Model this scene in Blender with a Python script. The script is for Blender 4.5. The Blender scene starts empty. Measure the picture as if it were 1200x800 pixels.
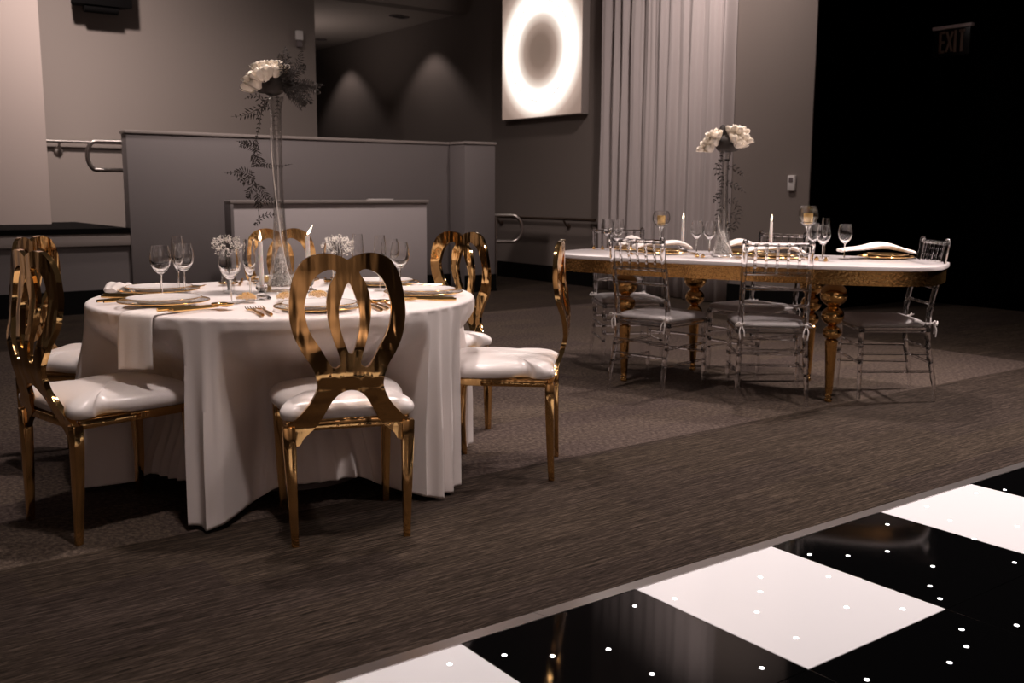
import bpy, bmesh, math, random
from math import sin, cos, pi, radians, sqrt, atan2, hypot, exp
from mathutils import Vector, Matrix
from mathutils.geometry import delaunay_2d_cdt

SC = bpy.context.scene
COL = SC.collection
random.seed(7)

# ------------------------------------------------------------------ camera frame and room frame
# The room's long carpet lines run along X (u), the far stage lies along +Y (v).
YAW = radians(36.3)
F_PX, PITCH, ROLL, EYE = 1166.0, radians(8.567), radians(0.2516), 1.160
CE, SE = cos(YAW), sin(YAW)

def room(x, y):
    """survey coordinates (x to the right of the viewer, y ahead) -> room coordinates"""
    return (x * CE + y * SE, -x * SE + y * CE)

def ray(px, py):
    X, Y = px - 600.0, py - 400.0
    c, s = cos(ROLL), sin(ROLL)
    x, y = c * X + s * Y, -s * X + c * Y
    d = (x, F_PX * cos(PITCH) - y * sin(PITCH), -F_PX * sin(PITCH) - y * cos(PITCH))
    u, v = room(d[0], d[1])
    return (u, v, d[2])

def at(px, py, z=0.0):
    """the point of the horizontal plane z seen at a pixel of the photograph"""
    d = ray(px, py)
    t = (z - EYE) / d[2]
    return Vector((d[0] * t, d[1] * t, z))

def at_v(px, py, v):
    d = ray(px, py); t = v / d[1]
    return Vector((d[0] * t, v, EYE + d[2] * t))

def at_u(px, py, u):
    d = ray(px, py); t = u / d[0]
    return Vector((u, d[1] * t, EYE + d[2] * t))

def at_near(px, py, p):
    """the point at a pixel as far ahead of the viewer as the point p"""
    d = ray(px, py)
    fwd = Vector((SE, CE, 0))
    t = (p.x * fwd.x + p.y * fwd.y) / (d[0] * fwd.x + d[1] * fwd.y)
    return Vector((d[0] * t, d[1] * t, EYE + d[2] * t))

# ------------------------------------------------------------------ materials
def principled(name, color, rough=0.5, metal=0.0, **kw):
    m = bpy.data.materials.new(name); m.use_nodes = True
    b = m.node_tree.nodes['Principled BSDF']
    b.inputs['Base Color'].default_value = (*color, 1)
    b.inputs['Roughness'].default_value = rough
    b.inputs['Metallic'].default_value = metal
    for k, v in kw.items():
        b.inputs[k].default_value = v
    return m

def nodes(m):
    return m.node_tree.nodes, m.node_tree.links

def add_bump(m, scale, strength, dist=0.01, detail=3.0, stretch=None, coord='Object'):
    n, l = nodes(m)
    tc = n.new('ShaderNodeTexCoord'); mp = n.new('ShaderNodeMapping'); tx = n.new('ShaderNodeTexNoise'); bp = n.new('ShaderNodeBump')
    if stretch: mp.inputs['Scale'].default_value = stretch
    tx.inputs['Scale'].default_value = scale; tx.inputs['Detail'].default_value = detail
    bp.inputs['Strength'].default_value = strength; bp.inputs['Distance'].default_value = dist
    l.new(tc.outputs[coord], mp.inputs['Vector']); l.new(mp.outputs['Vector'], tx.inputs['Vector'])
    l.new(tx.outputs['Fac'], bp.inputs['Height']); l.new(bp.outputs['Normal'], n['Principled BSDF'].inputs['Normal'])
    return m

def thin_glass(name, tint=(0.97, 0.97, 0.97), f0=0.06, rough=0.02, edge_col=(0.85, 0.85, 0.85), power=3.5):
    """clear thin-walled glass: straight-through transparency plus reflection that grows towards grazing"""
    m = bpy.data.materials.new(name); m.use_nodes = True
    n, l = nodes(m)
    n.remove(n['Principled BSDF'])
    out = n['Material Output']
    tr = n.new('ShaderNodeBsdfTransparent'); gl = n.new('ShaderNodeBsdfGlossy'); mx = n.new('ShaderNodeMixShader')
    lw = n.new('ShaderNodeLayerWeight'); cr = n.new('ShaderNodeMix'); cr.data_type = 'RGBA'
    lw.inputs['Blend'].default_value = 0.5
    pw_ = n.new('ShaderNodeMath'); pw_.operation = 'POWER'; pw_.inputs[1].default_value = power
    l.new(lw.outputs['Facing'], pw_.inputs[0])
    ma = n.new('ShaderNodeMath'); ma.operation = 'MULTIPLY_ADD'; ma.inputs[1].default_value = 0.9 - f0; ma.inputs[2].default_value = f0
    l.new(pw_.outputs[0], ma.inputs[0])
    cr.inputs['A'].default_value = (*tint, 1); cr.inputs['B'].default_value = (*edge_col, 1)
    l.new(pw_.outputs[0], cr.inputs['Factor']); l.new(cr.outputs['Result'], tr.inputs['Color'])
    gl.inputs['Roughness'].default_value = rough; gl.inputs['Color'].default_value = (1, 1, 1, 1)
    l.new(ma.outputs[0], mx.inputs['Fac']); l.new(tr.outputs['BSDF'], mx.inputs[1]); l.new(gl.outputs['BSDF'], mx.inputs[2])
    l.new(mx.outputs['Shader'], out.inputs['Surface'])
    return m

def emitter(name, color, strength):
    m = bpy.data.materials.new(name); m.use_nodes = True
    b = m.node_tree.nodes['Principled BSDF']
    b.inputs['Base Color'].default_value = (*color, 1)
    b.inputs['Emission Color'].default_value = (*color, 1)
    b.inputs['Emission Strength'].default_value = strength
    return m

M = {}
M['gold'] = add_bump(principled('polished_gold', (0.74, 0.46, 0.19), 0.09, 1.0), 8, 0.36, 0.03, 1.5, (2.3, 2.3, 0.32))
M['gold_cut'] = principled('gold_cutlery', (0.80, 0.50, 0.19), 0.18, 1.0)
M['gold_leg'] = add_bump(principled('crackled_gold', (0.74, 0.44, 0.16), 0.12, 1.0), 40, 0.18, 0.01, 1.0)
M['gold_dark'] = principled('antique_gold', (0.42, 0.27, 0.12), 0.3, 1.0)
M['gold_bead'] = principled('gold_beads', (0.90, 0.60, 0.24), 0.35, 0.25)
M['vinyl'] = add_bump(principled('white_vinyl', (0.80, 0.75, 0.73), 0.28, 0.0), 14, 0.08, 0.02)
M['cloth'] = add_bump(principled('tablecloth_linen', (0.78, 0.72, 0.70), 0.85), 260, 0.08, 0.004)
M['napkin'] = add_bump(principled('napkin_cloth', (0.86, 0.80, 0.76), 0.85), 200, 0.1, 0.004)
M['silver_cushion'] = add_bump(principled('silver_satin', (0.46, 0.43, 0.43), 0.38), 30, 0.1, 0.01)
M['ribbon'] = principled('white_ribbon', (0.75, 0.70, 0.68), 0.5)
M['acrylic'] = principled('clear_acrylic', (0.93, 0.92, 0.93), 0.05, 0.0, **{'Transmission Weight': 1.0, 'IOR': 1.49})
M['vase_glass'] = thin_glass('vase_glass', (0.985, 0.985, 0.98), 0.12, 0.04, (0.95, 0.94, 0.93), 2.0)
M['thin'] = thin_glass('thin_clear_glass', (0.98, 0.98, 0.98), 0.06, 0.02, (0.93, 0.93, 0.93), 5.0)
M['glass'] = principled('clear_glass', (1, 1, 1), 0.0, 0.0, **{'Transmission Weight': 1.0, 'IOR': 1.45})
M['crystal'] = principled('cut_crystal', (0.97, 0.96, 0.95), 0.03, 0.0, **{'Transmission Weight': 1.0, 'IOR': 1.5})
M['china'] = principled('white_china', (0.82, 0.77, 0.74), 0.18)
M['wax'] = principled('white_wax', (0.86, 0.80, 0.76), 0.45, **{'Subsurface Weight': 0.3, 'Subsurface Radius': (0.02, 0.012, 0.008)})
M['wick'] = principled('wick_black', (0.02, 0.015, 0.01), 0.9)
M['flame'] = emitter('candle_flame', (1.0, 0.80, 0.55), 6.0)
M['petal'] = principled('cream_petal', (0.92, 0.83, 0.71), 0.6)
M['gyp'] = principled('gypsophila_white', (0.95, 0.90, 0.84), 0.7)
M['fern'] = principled('dried_fern', (0.030, 0.022, 0.018), 0.75)
M['stem'] = principled('thin_stem', (0.05, 0.045, 0.03), 0.7)
M['pearl'] = principled('pearl', (0.82, 0.76, 0.72), 0.2, 0.2)
M['wall'] = add_bump(principled('grey_wall_paint', (0.212, 0.176, 0.157), 0.75), 120, 0.03, 0.004)
M['wall_light'] = principled('lit_bay_and_hall_wall', (0.33, 0.27, 0.245), 0.75)  # left bay's light put into a paler tone; hall walls share it
M['partition'] = principled('partition_paint', (0.20, 0.175, 0.172), 0.6)
M['cap'] = principled('cap_trim', (0.36, 0.31, 0.29), 0.35)
M['counter'] = principled('counter_lit_tone', (0.60, 0.54, 0.54), 0.5)  # light on the counter front is worked into this paler colour
M['black'] = principled('black_paint', (0.003, 0.0025, 0.0025), 0.9, **{'Specular IOR Level': 0.1})
M['void'] = principled('black_drape', (0.0012, 0.0011, 0.0011), 1.0, **{'Specular IOR Level': 0.0})
M['base'] = principled('black_baseboard', (0.0025, 0.002, 0.002), 0.7, **{'Specular IOR Level': 0.15})
M['ceiling'] = principled('ceiling_paint', (0.42, 0.36, 0.32), 0.9)
M['bronze'] = principled('dark_bronze_rail', (0.16, 0.11, 0.085), 0.35, 0.8)
M['steel'] = principled('brushed_steel', (0.55, 0.50, 0.47), 0.3, 1.0)
M['alu'] = add_bump(principled('aluminium_ramp', (0.70, 0.66, 0.65), 0.32, 1.0), 30, 0.05, 0.01)
M['plastic'] = principled('white_plastic', (0.72, 0.68, 0.66), 0.4)
M['sign_bar'] = principled('sign_top_bar', (0.7, 0.6, 0.6), 0.5)
M['sign_grey'] = principled('sign_housing', (0.16, 0.13, 0.13), 0.5)
M['sign_dark'] = principled('sign_face', (0.006, 0.005, 0.005), 0.4)
M['sign_text'] = principled('sign_lettering', (0.30, 0.20, 0.16), 0.6)
M['panel_white'] = principled('white_acrylic_panel', (0.84, 0.85, 0.88), 0.12)
M['panel_black'] = principled('black_acrylic_panel', (0.002, 0.002, 0.0022), 0.06)
M['led'] = emitter('led_point', (1.0, 0.96, 0.97), 8.0)
M['table_white'] = principled('white_gloss_top', (0.72, 0.67, 0.67), 0.15)
M['seam'] = principled('panel_seam', (0.35, 0.27, 0.24), 0.5)

def curtain_mat():
    m = principled('sheer_curtain', (0.50, 0.44, 0.43), 0.8)
    return add_bump(m, 60, 0.05, 0.004)
M['curtain'] = curtain_mat()

def carpet_mat():
    m = principled('carpet', (0.06, 0.05, 0.04), 0.95)
    n, l = nodes(m); b = n['Principled BSDF']
    b.inputs['Specular IOR Level'].default_value = 0.1
    tc = n.new('ShaderNodeTexCoord'); sp = n.new('ShaderNodeSeparateXYZ')
    l.new(tc.outputs['Object'], sp.inputs[0])
    def noise(scale, stretch, detail=4.0):
        mp = n.new('ShaderNodeMapping'); mp.inputs['Scale'].default_value = stretch
        t = n.new('ShaderNodeTexNoise'); t.inputs['Scale'].default_value = scale; t.inputs['Detail'].default_value = detail
        t.inputs['Roughness'].default_value = 0.65
        l.new(tc.outputs['Object'], mp.inputs['Vector']); l.new(mp.outputs['Vector'], t.inputs['Vector'])
        return t.outputs['Fac']
    def ramp(fac, stops):
        r = n.new('ShaderNodeValToRGB')
        e = r.color_ramp.elements
        e[0].position, e[0].color = stops[0][0], (*stops[0][1], 1)
        e[1].position, e[1].color = stops[-1][0], (*stops[-1][1], 1)
        for p, c in stops[1:-1]:
            x = e.new(p); x.color = (*c, 1)
        l.new(fac, r.inputs['Fac']); return r.outputs['Color']
    def math_(op, a, bb, clamp=False):
        x = n.new('ShaderNodeMath'); x.operation = op; x.use_clamp = clamp
        for i, q in enumerate((a, bb)):
            if isinstance(q, (int, float)): x.inputs[i].default_value = q
            else: l.new(q, x.inputs[i])
        return x.outputs[0]
    def mix(f, a, bb):
        x = n.new('ShaderNodeMix'); x.data_type = 'RGBA'
        l.new(f, x.inputs['Factor']); l.new(a, x.inputs['A']); l.new(bb, x.inputs['B']); return x.outputs['Result']
    # ribbed carpet: yarn rows along X; looped carpet: short curly flecks
    rib_a, rib_b = noise(1.0, (16, 170, 1), 3.0), noise(1.0, (2.2, 95, 1), 3.0)
    rib_f = math_('ADD', math_('MULTIPLY', rib_a, 0.55), math_('MULTIPLY', rib_b, 0.45))
    rib = ramp(rib_f, [(0.36, (0.007, 0.005, 0.0035)), (0.5, (0.032, 0.0236, 0.017)), (0.66, (0.090, 0.069, 0.052))])
    loop_f = noise(1.0, (62, 44, 1), 4.0)
    loop = ramp(loop_f, [(0.30, (0.030, 0.023, 0.019)), (0.5, (0.074, 0.057, 0.045)), (0.70, (0.132, 0.105, 0.085))])
    cloud = noise(0.9, (1, 1, 1), 2.0)
    u, v = sp.outputs['X'], sp.outputs['Y']
    in_v = math_('MULTIPLY', math_('GREATER_THAN', v, 3.29), math_('LESS_THAN', v, 7.9))
    in_u = math_('LESS_THAN', u, 6.95)
    mask = math_('MULTIPLY', in_v, in_u)
    col = mix(mask, rib, loop)
    # plank-to-plank shade differences
    bk = n.new('ShaderNodeTexBrick'); bk.inputs['Scale'].default_value = 1.0
    bk.inputs['Color1'].default_value = (0.84, 0.80, 0.88, 1); bk.inputs['Color2'].default_value = (1.06, 1.03, 1.0, 1); bk.inputs['Mortar'].default_value = (0.95, 0.95, 0.95, 1)
    bk.inputs['Brick Width'].default_value = 1.0; bk.inputs['Row Height'].default_value = 0.25; bk.inputs['Mortar Size'].default_value = 0.0
    l.new(tc.outputs['Object'], bk.inputs['Vector'])
    mu = n.new('ShaderNodeMix'); mu.data_type = 'RGBA'; mu.blend_type = 'MULTIPLY'; mu.inputs['Factor'].default_value = 1.0
    l.new(col, mu.inputs['A']); l.new(bk.outputs['Color'], mu.inputs['B'])
    l.new(mu.outputs['Result'], b.inputs['Base Color'])
    bp = n.new('ShaderNodeBump'); bp.inputs['Strength'].default_value = 0.5; bp.inputs['Distance'].default_value = 0.006
    hm = n.new('ShaderNodeMix'); l.new(mask, hm.inputs['Factor']); l.new(rib_f, hm.inputs['A']); l.new(loop_f, hm.inputs['B'])
    l.new(hm.outputs['Result'], bp.inputs['Height']); l.new(bp.outputs['Normal'], b.inputs['Normal'])
    return m
M['carpet'] = carpet_mat()

def artwork_mat(half):
    """back-lit panel: a glowing ring fading to brown at its centre and corners"""
    m = bpy.data.materials.new('backlit_ring'); m.use_nodes = True
    n, l = nodes(m); b = n['Principled BSDF']
    b.inputs['Base Color'].default_value = (0.4, 0.33, 0.3, 1); b.inputs['Roughness'].default_value = 0.5
    tc = n.new('ShaderNodeTexCoord'); ln = n.new('ShaderNodeVectorMath'); ln.operation = 'LENGTH'
    mp = n.new('ShaderNodeMapping'); mp.inputs['Scale'].default_value = (0, 1 / half, 1 / half)
    l.new(tc.outputs['Object'], mp.inputs['Vector']); l.new(mp.outputs['Vector'], ln.inputs[0])
    r = n.new('ShaderNodeValToRGB'); l.new(ln.outputs['Value'], r.inputs['Fac'])
    sc = n.new('ShaderNodeMath'); sc.operation = 'MULTIPLY'; sc.inputs[1].default_value = 1 / 1.45
    l.new(ln.outputs['Value'], sc.inputs[0]); l.new(sc.outputs[0], r.inputs['Fac'])
    e = r.color_ramp.elements
    def c(p, col):
        x = e.new(p / 1.45); x.color = (*col, 1)
    e[0].position, e[0].color = 0.0, (0.165, 0.115, 0.088, 1)
    e[1].position, e[1].color = 1.0, (0.20, 0.135, 0.105, 1)
    c(0.24, (0.19, 0.13, 0.10)); c(0.40, (0.36, 0.26, 0.21)); c(0.53, (0.86, 0.72, 0.62)); c(0.63, (1.8, 1.65, 1.55)); c(0.84, (1.8, 1.65, 1.55))
    c(0.95, (0.98, 0.83, 0.72)); c(1.06, (0.46, 0.34, 0.28)); c(1.22, (0.25, 0.175, 0.14))
    l.new(r.outputs['Color'], b.inputs['Emission Color']); b.inputs['Emission Strength'].default_value = 1.0
    return m

# ------------------------------------------------------------------ mesh builder
class MB:
    def __init__(self):
        self.v, self.f = [], []
    def add(self, verts, faces, mat=None):
        o = len(self.v)
        for p in verts:
            p = Vector(p)
            self.v.append(tuple(mat @ p) if mat else tuple(p))
        self.f += [tuple(i + o for i in f) for f in faces]
        return self
    def box(self, c, s, mat=None):
        x, y, z = [q / 2 for q in s]
        vs = [(c[0] + a * x, c[1] + b * y, c[2] + d * z) for a in (-1, 1) for b in (-1, 1) for d in (-1, 1)]
        fs = [(0, 1, 3, 2), (4, 6, 7, 5), (0, 4, 5, 1), (2, 3, 7, 6), (0, 2, 6, 4), (1, 5, 7, 3)]
        return self.add(vs, fs, mat)
    def span(self, a, b):
        return self.box([(a[i] + b[i]) / 2 for i in range(3)], [abs(b[i] - a[i]) for i in range(3)])
    def lathe(self, prof, seg=24, c=(0, 0, 0), mat=None):
        vs, fs, rows = [], [], []
        for r, z in prof:
            if r < 1e-6:
                rows.append([len(vs)]); vs.append((c[0], c[1], c[2] + z))
            else:
                rows.append(list(range(len(vs), len(vs) + seg)))
                vs += [(c[0] + r * cos(2 * pi * k / seg), c[1] + r * sin(2 * pi * k / seg), c[2] + z) for k in range(seg)]
        for a, b in zip(rows, rows[1:]):
            for k in range(seg):
                k2 = (k + 1) % seg
                if len(a) == 1 and len(b) == 1: continue
                if len(a) == 1: fs.append((a[0], b[k2], b[k]))
                elif len(b) == 1: fs.append((a[k], a[k2], b[0]))
                else: fs.append((a[k], a[k2], b[k2], b[k]))
        return self.add(vs, fs, mat)
    def tube(self, pts, rad, seg=8, closed=False, caps=True, sq=None, mat=None):
        """a tube along pts; rad a number or list; sq=(a, b, up) makes a rectangular bar instead"""
        pts = [Vector(p) for p in pts]; n = len(pts)
        rads = rad if isinstance(rad, (list, tuple)) else [rad] * n
        vs, fs = [], []
        up = Vector((0, 0, 1)); prev = None
        for i, p in enumerate(pts):
            if closed: t = pts[(i + 1) % n] - pts[i - 1]
            else: t = pts[min(i + 1, n - 1)] - pts[max(i - 1, 0)]
            t.normalize()
            if prev is None:
                a = t.cross(up if abs(t.dot(up)) < 0.95 else Vector((1, 0, 0))).normalized()
            else:
                a = (prev - t * prev.dot(t)).normalized()
            prev = a; b = t.cross(a)
            for k in range(seg):
                th = 2 * pi * k / seg
                vs.append(p + (a * cos(th) + b * sin(th)) * rads[i])
        m = n if closed else n - 1
        for i in range(m):
            j = (i + 1) % n
            for k in range(seg):
                k2 = (k + 1) % seg
                fs.append((i * seg + k, i * seg + k2, j * seg + k2, j * seg + k))
        if caps and not closed:
            fs.append(tuple(range(seg - 1, -1, -1))); fs.append(tuple((n - 1) * seg + k for k in range(seg)))
        return self.add(vs, fs, mat)
    def bar(self, pts, sizes, mat=None):
        """rectangular bar through pts (roughly vertical): sizes = (width along x, depth along y) per point"""
        vs, fs = [], []
        for p, (a, b) in zip(pts, sizes):
            a /= 2; b /= 2
            vs += [(p[0] - a, p[1] - b, p[2]), (p[0] + a, p[1] - b, p[2]), (p[0] + a, p[1] + b, p[2]), (p[0] - a, p[1] + b, p[2])]
        n = len(pts)
        for i in range(n - 1):
            for k in range(4):
                k2 = (k + 1) % 4
                fs.append((i * 4 + k, i * 4 + k2, i * 4 + 4 + k2, i * 4 + 4 + k))
        fs.append((3, 2, 1, 0)); fs.append(tuple((n - 1) * 4 + k for k in range(4)))
        return self.add(vs, fs, mat)
    def sphere(self, c, r, seg=16, rings=10, sc=(1, 1, 1), mat=None):
        prof = [(r * sin(pi * i / rings), -r * cos(pi * i / rings)) for i in range(rings + 1)]
        prof[0] = (0, -r); prof[-1] = (0, r)
        T = Matrix.Translation(c) @ Matrix.Diagonal((*sc, 1))
        return self.lathe(prof, seg, mat=(mat @ T) if mat else T)
    def blob(self, c, r, mat=None):
        """a tiny octahedral bead"""
        vs = [(c[0] + r, c[1], c[2]), (c[0] - r, c[1], c[2]), (c[0], c[1] + r, c[2]), (c[0], c[1] - r, c[2]), (c[0], c[1], c[2] + r), (c[0], c[1], c[2] - r)]
        fs = [(0, 2, 4), (2, 1, 4), (1, 3, 4), (3, 0, 4), (2, 0, 5), (1, 2, 5), (3, 1, 5), (0, 3, 5)]
        return self.add(vs, fs, mat)
    def build(self, name, mat, parent=None, smooth=40, bevel=0.0, bseg=2, subsurf=0):
        me = bpy.data.meshes.new(name)
        me.from_pydata(self.v, [], self.f); me.validate()
        bm = bmesh.new(); bm.from_mesh(me)
        bmesh.ops.recalc_face_normals(bm, faces=bm.faces)
        if bevel:
            es = [e for e in bm.edges if len(e.link_faces) == 2 and e.calc_face_angle(0) > radians(30)]
            bmesh.ops.bevel(bm, geom=es, offset=bevel, segments=bseg, profile=0.5, affect='EDGES', clamp_overlap=True)
        bm.to_mesh(me); bm.free()
        if smooth:
            me.polygons.foreach_set('use_smooth', [True] * len(me.polygons))
            me.set_sharp_from_angle(angle=radians(smooth))
        me.materials.append(mat if not isinstance(mat, str) else M[mat])
        o = bpy.data.objects.new(name, me); COL.objects.link(o)
        if parent is not None: o.parent = parent
        if subsurf:
            s = o.modifiers.new('smooth', 'SUBSURF'); s.levels = subsurf; s.render_levels = subsurf
        return o

def tag(o, label=None, cat=None, group=None, kind=None):
    if label: o['label'] = label
    if cat:
        o['category'] = cat
        if not kind: o['kind'] = 'thing'
    if group: o['group'] = group
    if kind: o['kind'] = kind
    return o

def thing(name, label, cat, loc=(0, 0, 0), rz=0.0, group=None):
    o = bpy.data.objects.new(name, None); COL.objects.link(o)
    o.empty_display_size = 0.05
    o.location = loc; o.rotation_euler = (0, 0, rz)
    return tag(o, label, cat, group, 'thing')

def kids(o):
    return [c for c in bpy.data.objects if c.parent == o]

def copy_tree(o, parent=None):
    c = o.copy(); COL.objects.link(c)
    if parent is not None: c.parent = parent
    for ch in kids(o):
        copy_tree(ch, c)
    return c

def place(proto, used, loc, rz, label, group=None):
    """the first use moves the thing itself, later ones a copy with all its parts"""
    o = proto if not used else copy_tree(proto)
    used.append(o)
    o.location = loc; o.rotation_euler = (0, 0, rz); o['label'] = label
    if group: o['group'] = group
    return o

def structure(name, mb, mat, smooth=40, bevel=0.0):
    o = mb.build(name, mat, None, smooth, bevel); o['kind'] = 'structure'
    return o

def catmull(P, n=6, closed=False):
    P = [Vector(p) for p in P]; out = []; N = len(P)
    segs = N if closed else N - 1
    for i in range(segs):
        g = lambda k: P[k % N] if closed else P[min(max(k, 0), N - 1)]
        a, b, c, d = g(i - 1), g(i), g(i + 1), g(i + 2)
        for k in range(n):
            t = k / n
            out.append(0.5 * ((2 * b) + (c - a) * t + (2 * a - 5 * b + 4 * c - d) * t * t + (3 * b - a - 3 * c + d) * t ** 3))
    if not closed: out.append(P[-1])
    return out

def sstep(a, b, x):
    t = min(1, max(0, (x - a) / (b - a))); return t * t * (3 - 2 * t)

def heading(dx, dy):
    """turn about Z that points a thing's +Y along a survey direction"""
    u, v = room(dx, dy)
    return atan2(-u, v)

def P3(x, y, z=0.0):
    u, v = room(x, y); return Vector((u, v, z))

# ------------------------------------------------------------------ the room
U_WALL, V_PART, V_REAR, STAGE_Z = 8.05, 9.88, 12.05, 0.80
structure('floor', MB().span((-9, -5.2, -0.1), (11, 24, 0.0)), 'carpet')

v_corner = at_u(943, 330, U_WALL).y
structure('wall_back', MB().span((U_WALL, v_corner, 0), (U_WALL + 0.015, 24, 6.0)), 'wall')
structure('wall_right', MB().span((9.95, -5.2, 0), (10.1, 24, 6.0)), 'void')
structure('wall_recess', MB().span((U_WALL + 0.015, v_corner, 0), (9.95, v_corner + 0.12, 6.0)), 'void')
structure('baseboard_back', MB().span((U_WALL - 0.02, v_corner, 0), (U_WALL, 23.0, 0.21)), 'base')
# rear wall above the stage, with the opening to the corridor on its right and the header over it
u_open = at_v(370.5, 100, V_REAR).x
structure('wall_rear', MB().span((-9, V_REAR, 0), (u_open, V_REAR + 0.25, 6.0)), 'wall')
z_head = at_v(500, 9.5, V_REAR).z
structure('wall_header', MB().span((u_open, V_REAR, z_head), (U_WALL, V_REAR + 0.25, 6.0)), 'wall')
structure('ceiling', MB().span((u_open - 4, V_REAR + 0.25, z_head + 0.02), (U_WALL, 24, z_head + 0.12)), 'ceiling')
structure('wall_corridor', MB().span((u_open - 4, 23.8, 0), (U_WALL, 24.0, 4)), 'wall')
# wall bay at the far left, standing on the stage, paler to look lit
u_bay = at_v(60, 252, 11.4).x
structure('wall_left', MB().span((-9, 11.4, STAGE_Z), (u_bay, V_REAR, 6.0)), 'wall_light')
# stage
u_part = at_v(152, 250, V_PART).x
st = MB().span((-9, V_PART + 0.04, 0), (u_part - 0.002, V_REAR, STAGE_Z - 0.055))
structure('wall_stage_front', st, 'partition')
structure('floor_stage', MB().span((-9, V_PART - 0.0, STAGE_Z - 0.05), (u_part, V_REAR, STAGE_Z)), 'black')
structure('trim_1', MB().span((-9, V_PART + 0.01, STAGE_Z - 0.165), (u_part, V_PART + 0.05, STAGE_Z - 0.05)), 'cap', bevel=0.004)
structure('baseboard_stage', MB().span((-9, V_PART, 0), (u_part, V_PART + 0.04, 0.22)), 'base')
# tall partition with its pier, and the cap along its top
Z_PART = 1.69
u_ret = at_v(540, 250, 9.65).x
u_end = at_v(575, 250, 9.65).x
pt = MB().span((u_part, V_PART, 0), (u_ret, V_PART + 0.16, Z_PART)).span((u_ret, 9.56, 0), (u_end, V_PART + 0.16, Z_PART))
structure('wall_partition', pt, 'partition', bevel=0.006)
cp = MB().span((u_part - 0.012, V_PART - 0.012, Z_PART), (u_ret + 0.0, V_PART + 0.172, Z_PART + 0.03)).span((u_ret - 0.012, 9.548, Z_PART), (u_end + 0.012, V_PART + 0.172, Z_PART + 0.03))
structure('trim_2', cp, 'cap', bevel=0.004)
structure('baseboard_partition', MB().span((u_part, V_PART - 0.012, 0), (u_ret, V_PART, 0.2)).span((u_ret - 0.012, 9.548, 0), (u_end + 0.012, 9.56, 0.2)), 'base')

# low counter standing before the partition, made paler to look lit
V_CNT = 9.40
ul, ur = at_v(272, 250, V_CNT).x, at_v(500, 250, V_CNT).x
z_cnt = at_v(385, 234.5, V_CNT).z
ct = thing('bar_counter', 'low pale grey counter front with a light top edge, before the tall grey partition', 'counter', ((ul + ur) / 2, V_CNT, 0))
w = (ur - ul) / 2
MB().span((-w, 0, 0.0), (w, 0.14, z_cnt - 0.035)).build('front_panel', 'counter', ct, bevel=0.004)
tag(MB().span((-w - 0.02, -0.02, z_cnt - 0.035), (w + 0.02, 0.16, z_cnt)).build('top_edge', 'cap', ct, bevel=0.006), 'light grey top edge')
MB().span((-w - 0.02, -0.02, 0.0), (-w + 0.01, 0.15, z_cnt - 0.036)).build('end_panel', 'partition', ct, bevel=0.004)

# the hall behind the viewer
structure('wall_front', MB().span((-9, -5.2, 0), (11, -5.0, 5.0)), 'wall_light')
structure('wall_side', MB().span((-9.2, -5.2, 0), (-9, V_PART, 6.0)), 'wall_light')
pq = at_v(445, 232.5, V_CNT + .07)
pp_ = thing('paper_stack', 'few white paper sheets lying on top of the pale counter', 'paper', (pq.x, V_CNT + .07, z_cnt), .05)
MB().span((-.13, -.06, 0), (.13, .06, .006)).build('lower_sheets', 'plastic', pp_)
MB().box((.015, .004, .010), (.25, .115, .007)).build('upper_sheets', 'plastic', pp_)
# back-lit ring panel on the back wall
p_r = at_u(681, 134, U_WALL - 0.12); p_l = at_u(588, 141, U_WALL - 0.12)
pw = (p_l.y - p_r.y) / 2
zc = (p_r.z + p_l.z) / 2 + pw
art = thing('light_panel', 'square back-lit wall panel glowing in a white ring, left of the white curtain', 'wall light', (U_WALL - 0.06, (p_l.y + p_r.y) / 2, zc))
M['art'] = artwork_mat(pw)
MB().span((-0.05, -pw, -pw), (0.058, pw, pw)).build('housing', 'cap', art, bevel=0.004)
MB().span((-0.062, -pw + 0.012, -pw + 0.012), (-0.052, pw - 0.012, pw - 0.012)).build('lit_face', M['art'], art, smooth=0)
ring = [(-0.064, 0.75 * pw * cos(t), 0.75 * pw * sin(t)) for t in [2 * pi * k / 96 for k in range(96)]]
MB().tube(ring, 0.0035, 6, closed=True).build('ring_line', 'seam', art)

# white curtain
def curtain():
    va, vb = at_u(697.5, 338, 7.945).y, at_u(845, 352, 7.945).y
    n, rows = 420, 14
    rnd = random.Random(3); ph = [rnd.uniform(0, 6.28) for _ in range(6)]
    vs, fs = [], []
    for j in range(rows + 1):
        z = 0.012 + (5.6 - 0.012) * j / rows
        k = 0.75 + 0.25 * (j / rows)
        for i in range(n + 1):
            s = i / n
            x = 0.034 * sin(2 * pi * 11 * s + ph[0] + 1.2 * sin(2 * pi * 2.3 * s + ph[1])) + 0.014 * sin(2 * pi * 7.3 * s + ph[2]) + 0.005 * sin(2 * pi * 41 * s + ph[3])
            x *= (1.25 - 0.4 * j / rows)
            x += 0.006 * sin(3 * z + 30 * s)
            x += (0.098 - x) * max(sstep(.982, 1.0, s), sstep(.018, 0.0, s))     # the end folds turn back to the wall
            vs.append((7.945 + x, va + (vb - va) * s, z))
    for j in range(rows):
        for i in range(n):
            a = j * (n + 1) + i
            fs.append((a, a + 1, a + n + 2, a + n + 1))
    o = MB().add(vs, fs).build('curtain', 'curtain', None, 80)
    s = o.modifiers.new('thickness', 'SOLIDIFY'); s.thickness = 0.003
    return tag(o, 'floor-length white gathered curtain hanging on the back wall', 'curtain')
curtain()

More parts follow.
